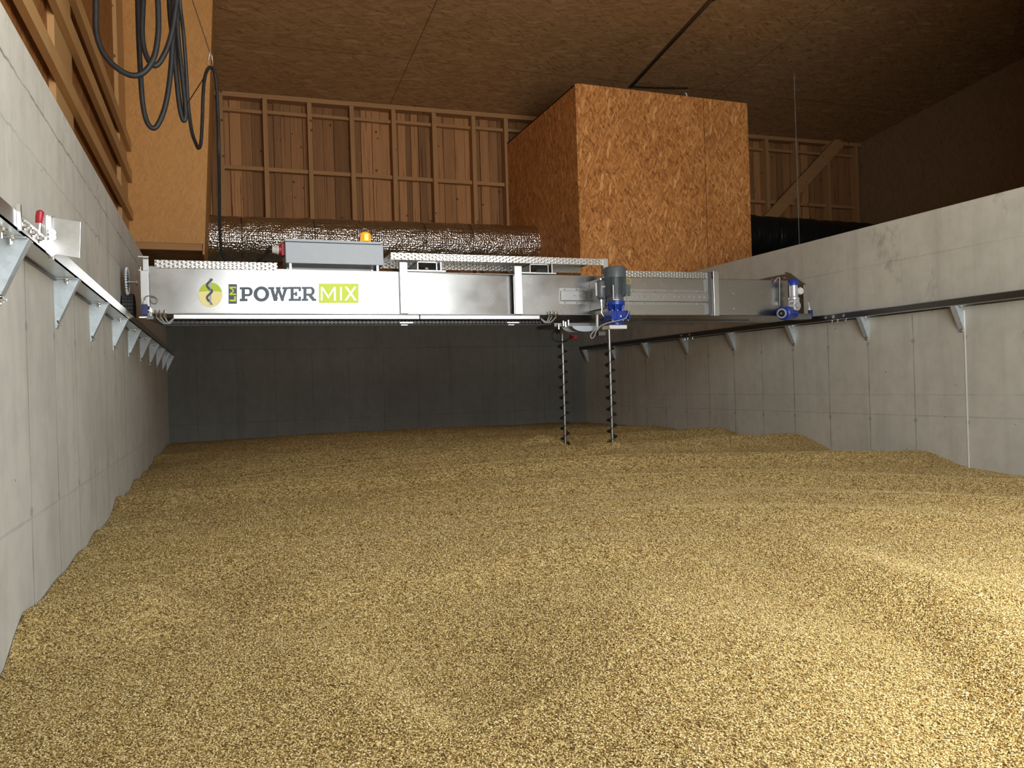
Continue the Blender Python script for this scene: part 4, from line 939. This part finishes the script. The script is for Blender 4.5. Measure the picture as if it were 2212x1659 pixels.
MB().box(xc-0.02, 6.048, yc+0.06, yc+0.20, zz_(688), zz_(676)).build('mounting_foot', 'dark_steel', gd)
tp = [aty(1684, q, BY-0.01) for q in (600, 608, 640, 660)]
MB().tube(smooth_path([aty(1672, 610, BY-0.02), aty(1678, 602, BY-0.02), tp[0], tp[1], tp[2], tp[3]], 6), 0.006, 8).build('supply_cable', 'cable_grey', gd)

# ------------------------------------------------------------------ strand board air housings and ducts
xb0, xb1, yb0, zb1 = 4.868, 7.829, 10.04, 4.27
bx = thing('air_housing', (xb0, yb0, 1.505), 'large square orange strand board housing standing beyond the bridge', 'housing')
MB().box(xb0+0.02, xb1, yb0, yb0+0.022, 1.507, zb1).build('front_board', 'osb_front', bx)
MB().box(xb0, xb0+0.022, yb0, D-0.03, 1.507, zb1-0.01).build('side_board', 'osb_side', bx)
MB().box(xb1-0.022, xb1, yb0+0.022, D-0.03, 1.508, zb1-0.01).build('side_board', 'osb_side', bx)
MB().box(xb0, xb1, yb0+0.03, D-0.03, zb1-0.03, zb1-0.012).build('top_board', 'osb_ceil', bx)
p = aty(1484, 201, yb0+0.05); MB().tube(smooth_path([(p[0], p[1], zb1-0.02), (p[0]-0.01, p[1], zb1+0.05), (p[0]-0.03, p[1], zb1+0.07)], 5), 0.010, 8).build('hook', 'plastic_white', bx, label='small white hook on the top edge')
yl = 9.6
lb = thing('air_housing', (-0.14, yl, 1.66), 'tall pale strand board housing at the left above the concrete wall', 'housing')
tilt = 0.060  # the housing's free edge leans
zt_l = ZC(-0.5, yl)-0.002
MB().prism([(XL-0.19, yl, 1.72), (-0.123, yl, 1.72), (-0.123+tilt*(zt_l-1.72), yl, zt_l), (XL-0.19, yl, zt_l)], (0, 0.02, 0)).build('front_board', 'osb_left', lb)
zt_b = ZC(-0.1, D)-0.002
MB().prism([(-0.123, yl+0.02, 1.60), (-0.123+tilt*(zt_l-1.72), yl+0.02, zt_l), (-0.123+tilt*(zt_b-1.72), D-0.2, zt_b-0.02), (-0.123, D-0.2, 1.60)], (-0.02, 0, 0)).build('side_board', 'osb_left_side', lb)
MB().box(-0.93, -0.145, yl+0.02, yl+0.10, 1.645, 1.72).build('sill', 'wood_rail', lb)
MB().box(-0.93, -0.145, yl+0.10, D-0.2, 1.70, 1.72).build('bottom_board', 'osb_ceil', lb)

def duct(x0, x1, zc0, zc1, r, name, mat, label, ribs, cr):
    nx, na = int((x1-x0)*28), 48; vs = []; fs = []; rr = random.Random(5)
    for i in range(nx+1):
        x = x0+(x1-x0)*i/nx; zc = zc0+(zc1-zc0)*i/nx
        g = 0.0
        for b in ribs: g = max(g, 1-abs(x-b)/0.05)
        for k in range(na):
            an = 2*PI*k/na
            q = r-0.014*g+cr*(math.sin(7*x+3*math.sin(2*an))*math.sin(3*an+2*x)+0.6*math.sin(19*x+5*an))
            vs.append((x, 11.8+q*math.cos(an), zc+q*math.sin(an)))
    for i in range(nx):
        for k in range(na): k2 = (k+1) % na; fs.append((i*na+k, i*na+k2, (i+1)*na+k2, (i+1)*na+k))
    fs.append(tuple(range(na-1, -1, -1))); fs.append(tuple(nx*na+k for k in range(na)))
    o = thing(name, (x0, 11.8, zc0), label, 'duct')
    MB().add(vs, fs).build('duct_sleeve', mat, o, smooth=60)
    for b in ribs:
        zc = zc0+(zc1-zc0)*(b-x0)/(x1-x0)
        MB().tube([(b, 11.8+(r-0.012)*math.cos(2*PI*k/40), zc+(r-0.012)*math.sin(2*PI*k/40)) for k in range(40)], 0.008, 6, True).build('strap', 'dark_steel' if mat == 'foil' else 'black', o)
    mb = Multi()
    for b in (x0+0.8, x1-0.8):
        zc = zc0+(zc1-zc0)*(b-x0)/(x1-x0); mb.new().tube([(b, 11.8+r*1.01, zc), (b, 12.0+r, zc+0.4), (b, 12.82, zc+0.55)], 0.004, 6)
    mb.build('hanger_wire', 'bolt', o)
duct(-0.10, xb0-0.001, 2.20, 2.265, 0.315, 'foil_duct', 'foil', 'fat silver foil insulated air duct between the two strand board housings', [0.35, 1.35, 2.02, 3.0, 3.75], 0.006)
duct(xb1+0.001, XU-0.02, 2.60, 2.55, 0.37, 'black_duct', 'blackduct', 'fat black foil duct lying behind the right concrete wall top', [9.6, 11.35], 0.009)

# ------------------------------------------------------------------ things on the ceiling
pts = [(6.58, 11.44, ZC(6.58, 11.44)-0.03), (6.50, 10.15, ZC(6.5, 10.15)-0.03), (6.43, 8.9, ZC(6.43, 8.9)-0.03), (6.38, 8.0, ZC(6.38, 8.0)-0.03)]
cd = thing('ceiling_conduit', pts[0], 'thin dark conduit running along the ceiling above the square housing', 'conduit')
MB().tube(pts, 0.028, 12).build('pipe', 'dark_steel', cd)
MB().lathe(pts[2], Vector(pts[2])+Vector((-0.003, -0.12, 0.01)), [(0, 0.045), (0.8, 0.045), (1, 0.03)], 14).build('coupling', 'black', cd)
MB().tube(smooth_path([pts[0], (7.0, 11.40, ZC(7.0, 11.4)-0.03), (7.6, 11.3, ZC(7.6, 11.3)-0.03)], 6), 0.012, 8).build('branch_cable', 'black', cd)
wz = ZC(9.2, 10.55)
MB().cyl((9.2, 10.55, 2.2), (9.2, 10.55, wz), 0.006, n=6).build('hanging_wire', 'cable_grey')
tag(bpy.data.objects['hanging_wire'], 'thin single wire hanging from the ceiling right of the square housing', 'wire')

# ------------------------------------------------------------------ hanging supply cable
def cable_pts(px, y): return [aty(a, b, y if not hasattr(y, '__call__') else y(a, b)) for a, b in px]
hk = aty(455, 118, 6.2)
cbn = thing('hanging_cable', aty(345, -60, 5.0), 'black rubber supply cable hanging in long loops at the upper left', 'cable')
def strand(px, y, r, nm='cable_loop'):
    MB().tube(smooth_path(cable_pts(px, y), 8), r, 12).build(nm, 'cable', cbn, smooth=80)
strand([(232, -220), (209, -60), (207, 20), (208, 70), (222, 112), (250, 145), (285, 163), (312, 155), (332, 125), (341, 80), (342, 30), (338, -60), (332, -220)], 4.75, 0.0155)
strand([(318, -220), (312, -60), (309, 10), (307, 70), (312, 108), (322, 132), (334, 142), (348, 130), (366, 90), (378, 30), (386, -60), (388, -220)], 4.90, 0.0150)
strand([(294, -220), (297, -40), (299, 60), (303, 150), (308, 220), (317, 262), (331, 277), (344, 264), (358, 225), (368, 160), (373, 80), (374, 0), (370, -100), (366, -220)], 5.05, 0.0150)
strand([(362, -220), (364, -60), (366, 20), (373, 90), (381, 170), (388, 232), (396, 260), (401, 250), (399, 215), (392, 150), (385, 80), (382, 0), (380, -100), (378, -220)], 5.15, 0.0140)
strand([(366, -220), (369, -60), (371, 30), (378, 110), (384, 180), (390, 228), (395, 246)], 5.22, 0.0125)
strand([(376, -220), (384, -60), (389, 10), (396, 70), (402, 150), (406, 220), (414, 282), (424, 312), (429, 320), (434, 308), (437, 260), (439, 200), (443, 165), (450, 148), (457, 147), (464, 158), (468, 190), (471, 250), (473, 330), (474, 420), (475, 500), (479, 545), (490, 566)], lambda a, b: 5.3 if b < -0 else 5.3+min(1.0, max(0, (a-389)/66.0))*0.9+max(0, (b-330) if a > 466 else 0)/236*0.75, 0.0120)
MB().tube(smooth_path([aty(452, 150, 6.2), aty(436, 175, 6.0), aty(420, 200, 5.8), aty(402, 228, 5.4)], 6), 0.004, 6).build('tie_cord', 'black', cbn, label='thin tie cord')
tail = [aty(479, 548, 6.9), aty(490, 563, 7.02), aty(515, 572, 7.10), aty(545, 571, 7.1), aty(562, 560, 7.02), aty(578, 545, 6.95)]
tail.append(np.array(q0)-np.array([0.112, 0, 0])); tail[0] = aty(479, 545, 5.3+0.9+215/236*0.75)
MB().tube(smooth_path(tail, 8), 0.012, 10).build('cable_tail', 'cable', cbn, smooth=80)
hook = thing('cable_hook', aty(345, -230, 5.0), 'steel wire dropping to a silver carabiner holding the cable', 'carabiner')
mb = MB(); top = aty(412, -10, 6.2); tt = top+(top-hk)*1.05; mb.tube([tt, top, hk], 0.0035, 6); mb.build('wire', 'dark_steel', hook)
cp = [(455, 113), (452, 119), (448, 135), (449, 141), (455, 142), (460, 139), (460, 132), (458, 119)]
MB().tube(smooth_path([aty(a, b, 6.2) for a, b in cp]+[aty(455, 113, 6.2)], 5)[:-1], 0.0045, 8, True).build('carabiner', 'bolt', hook)
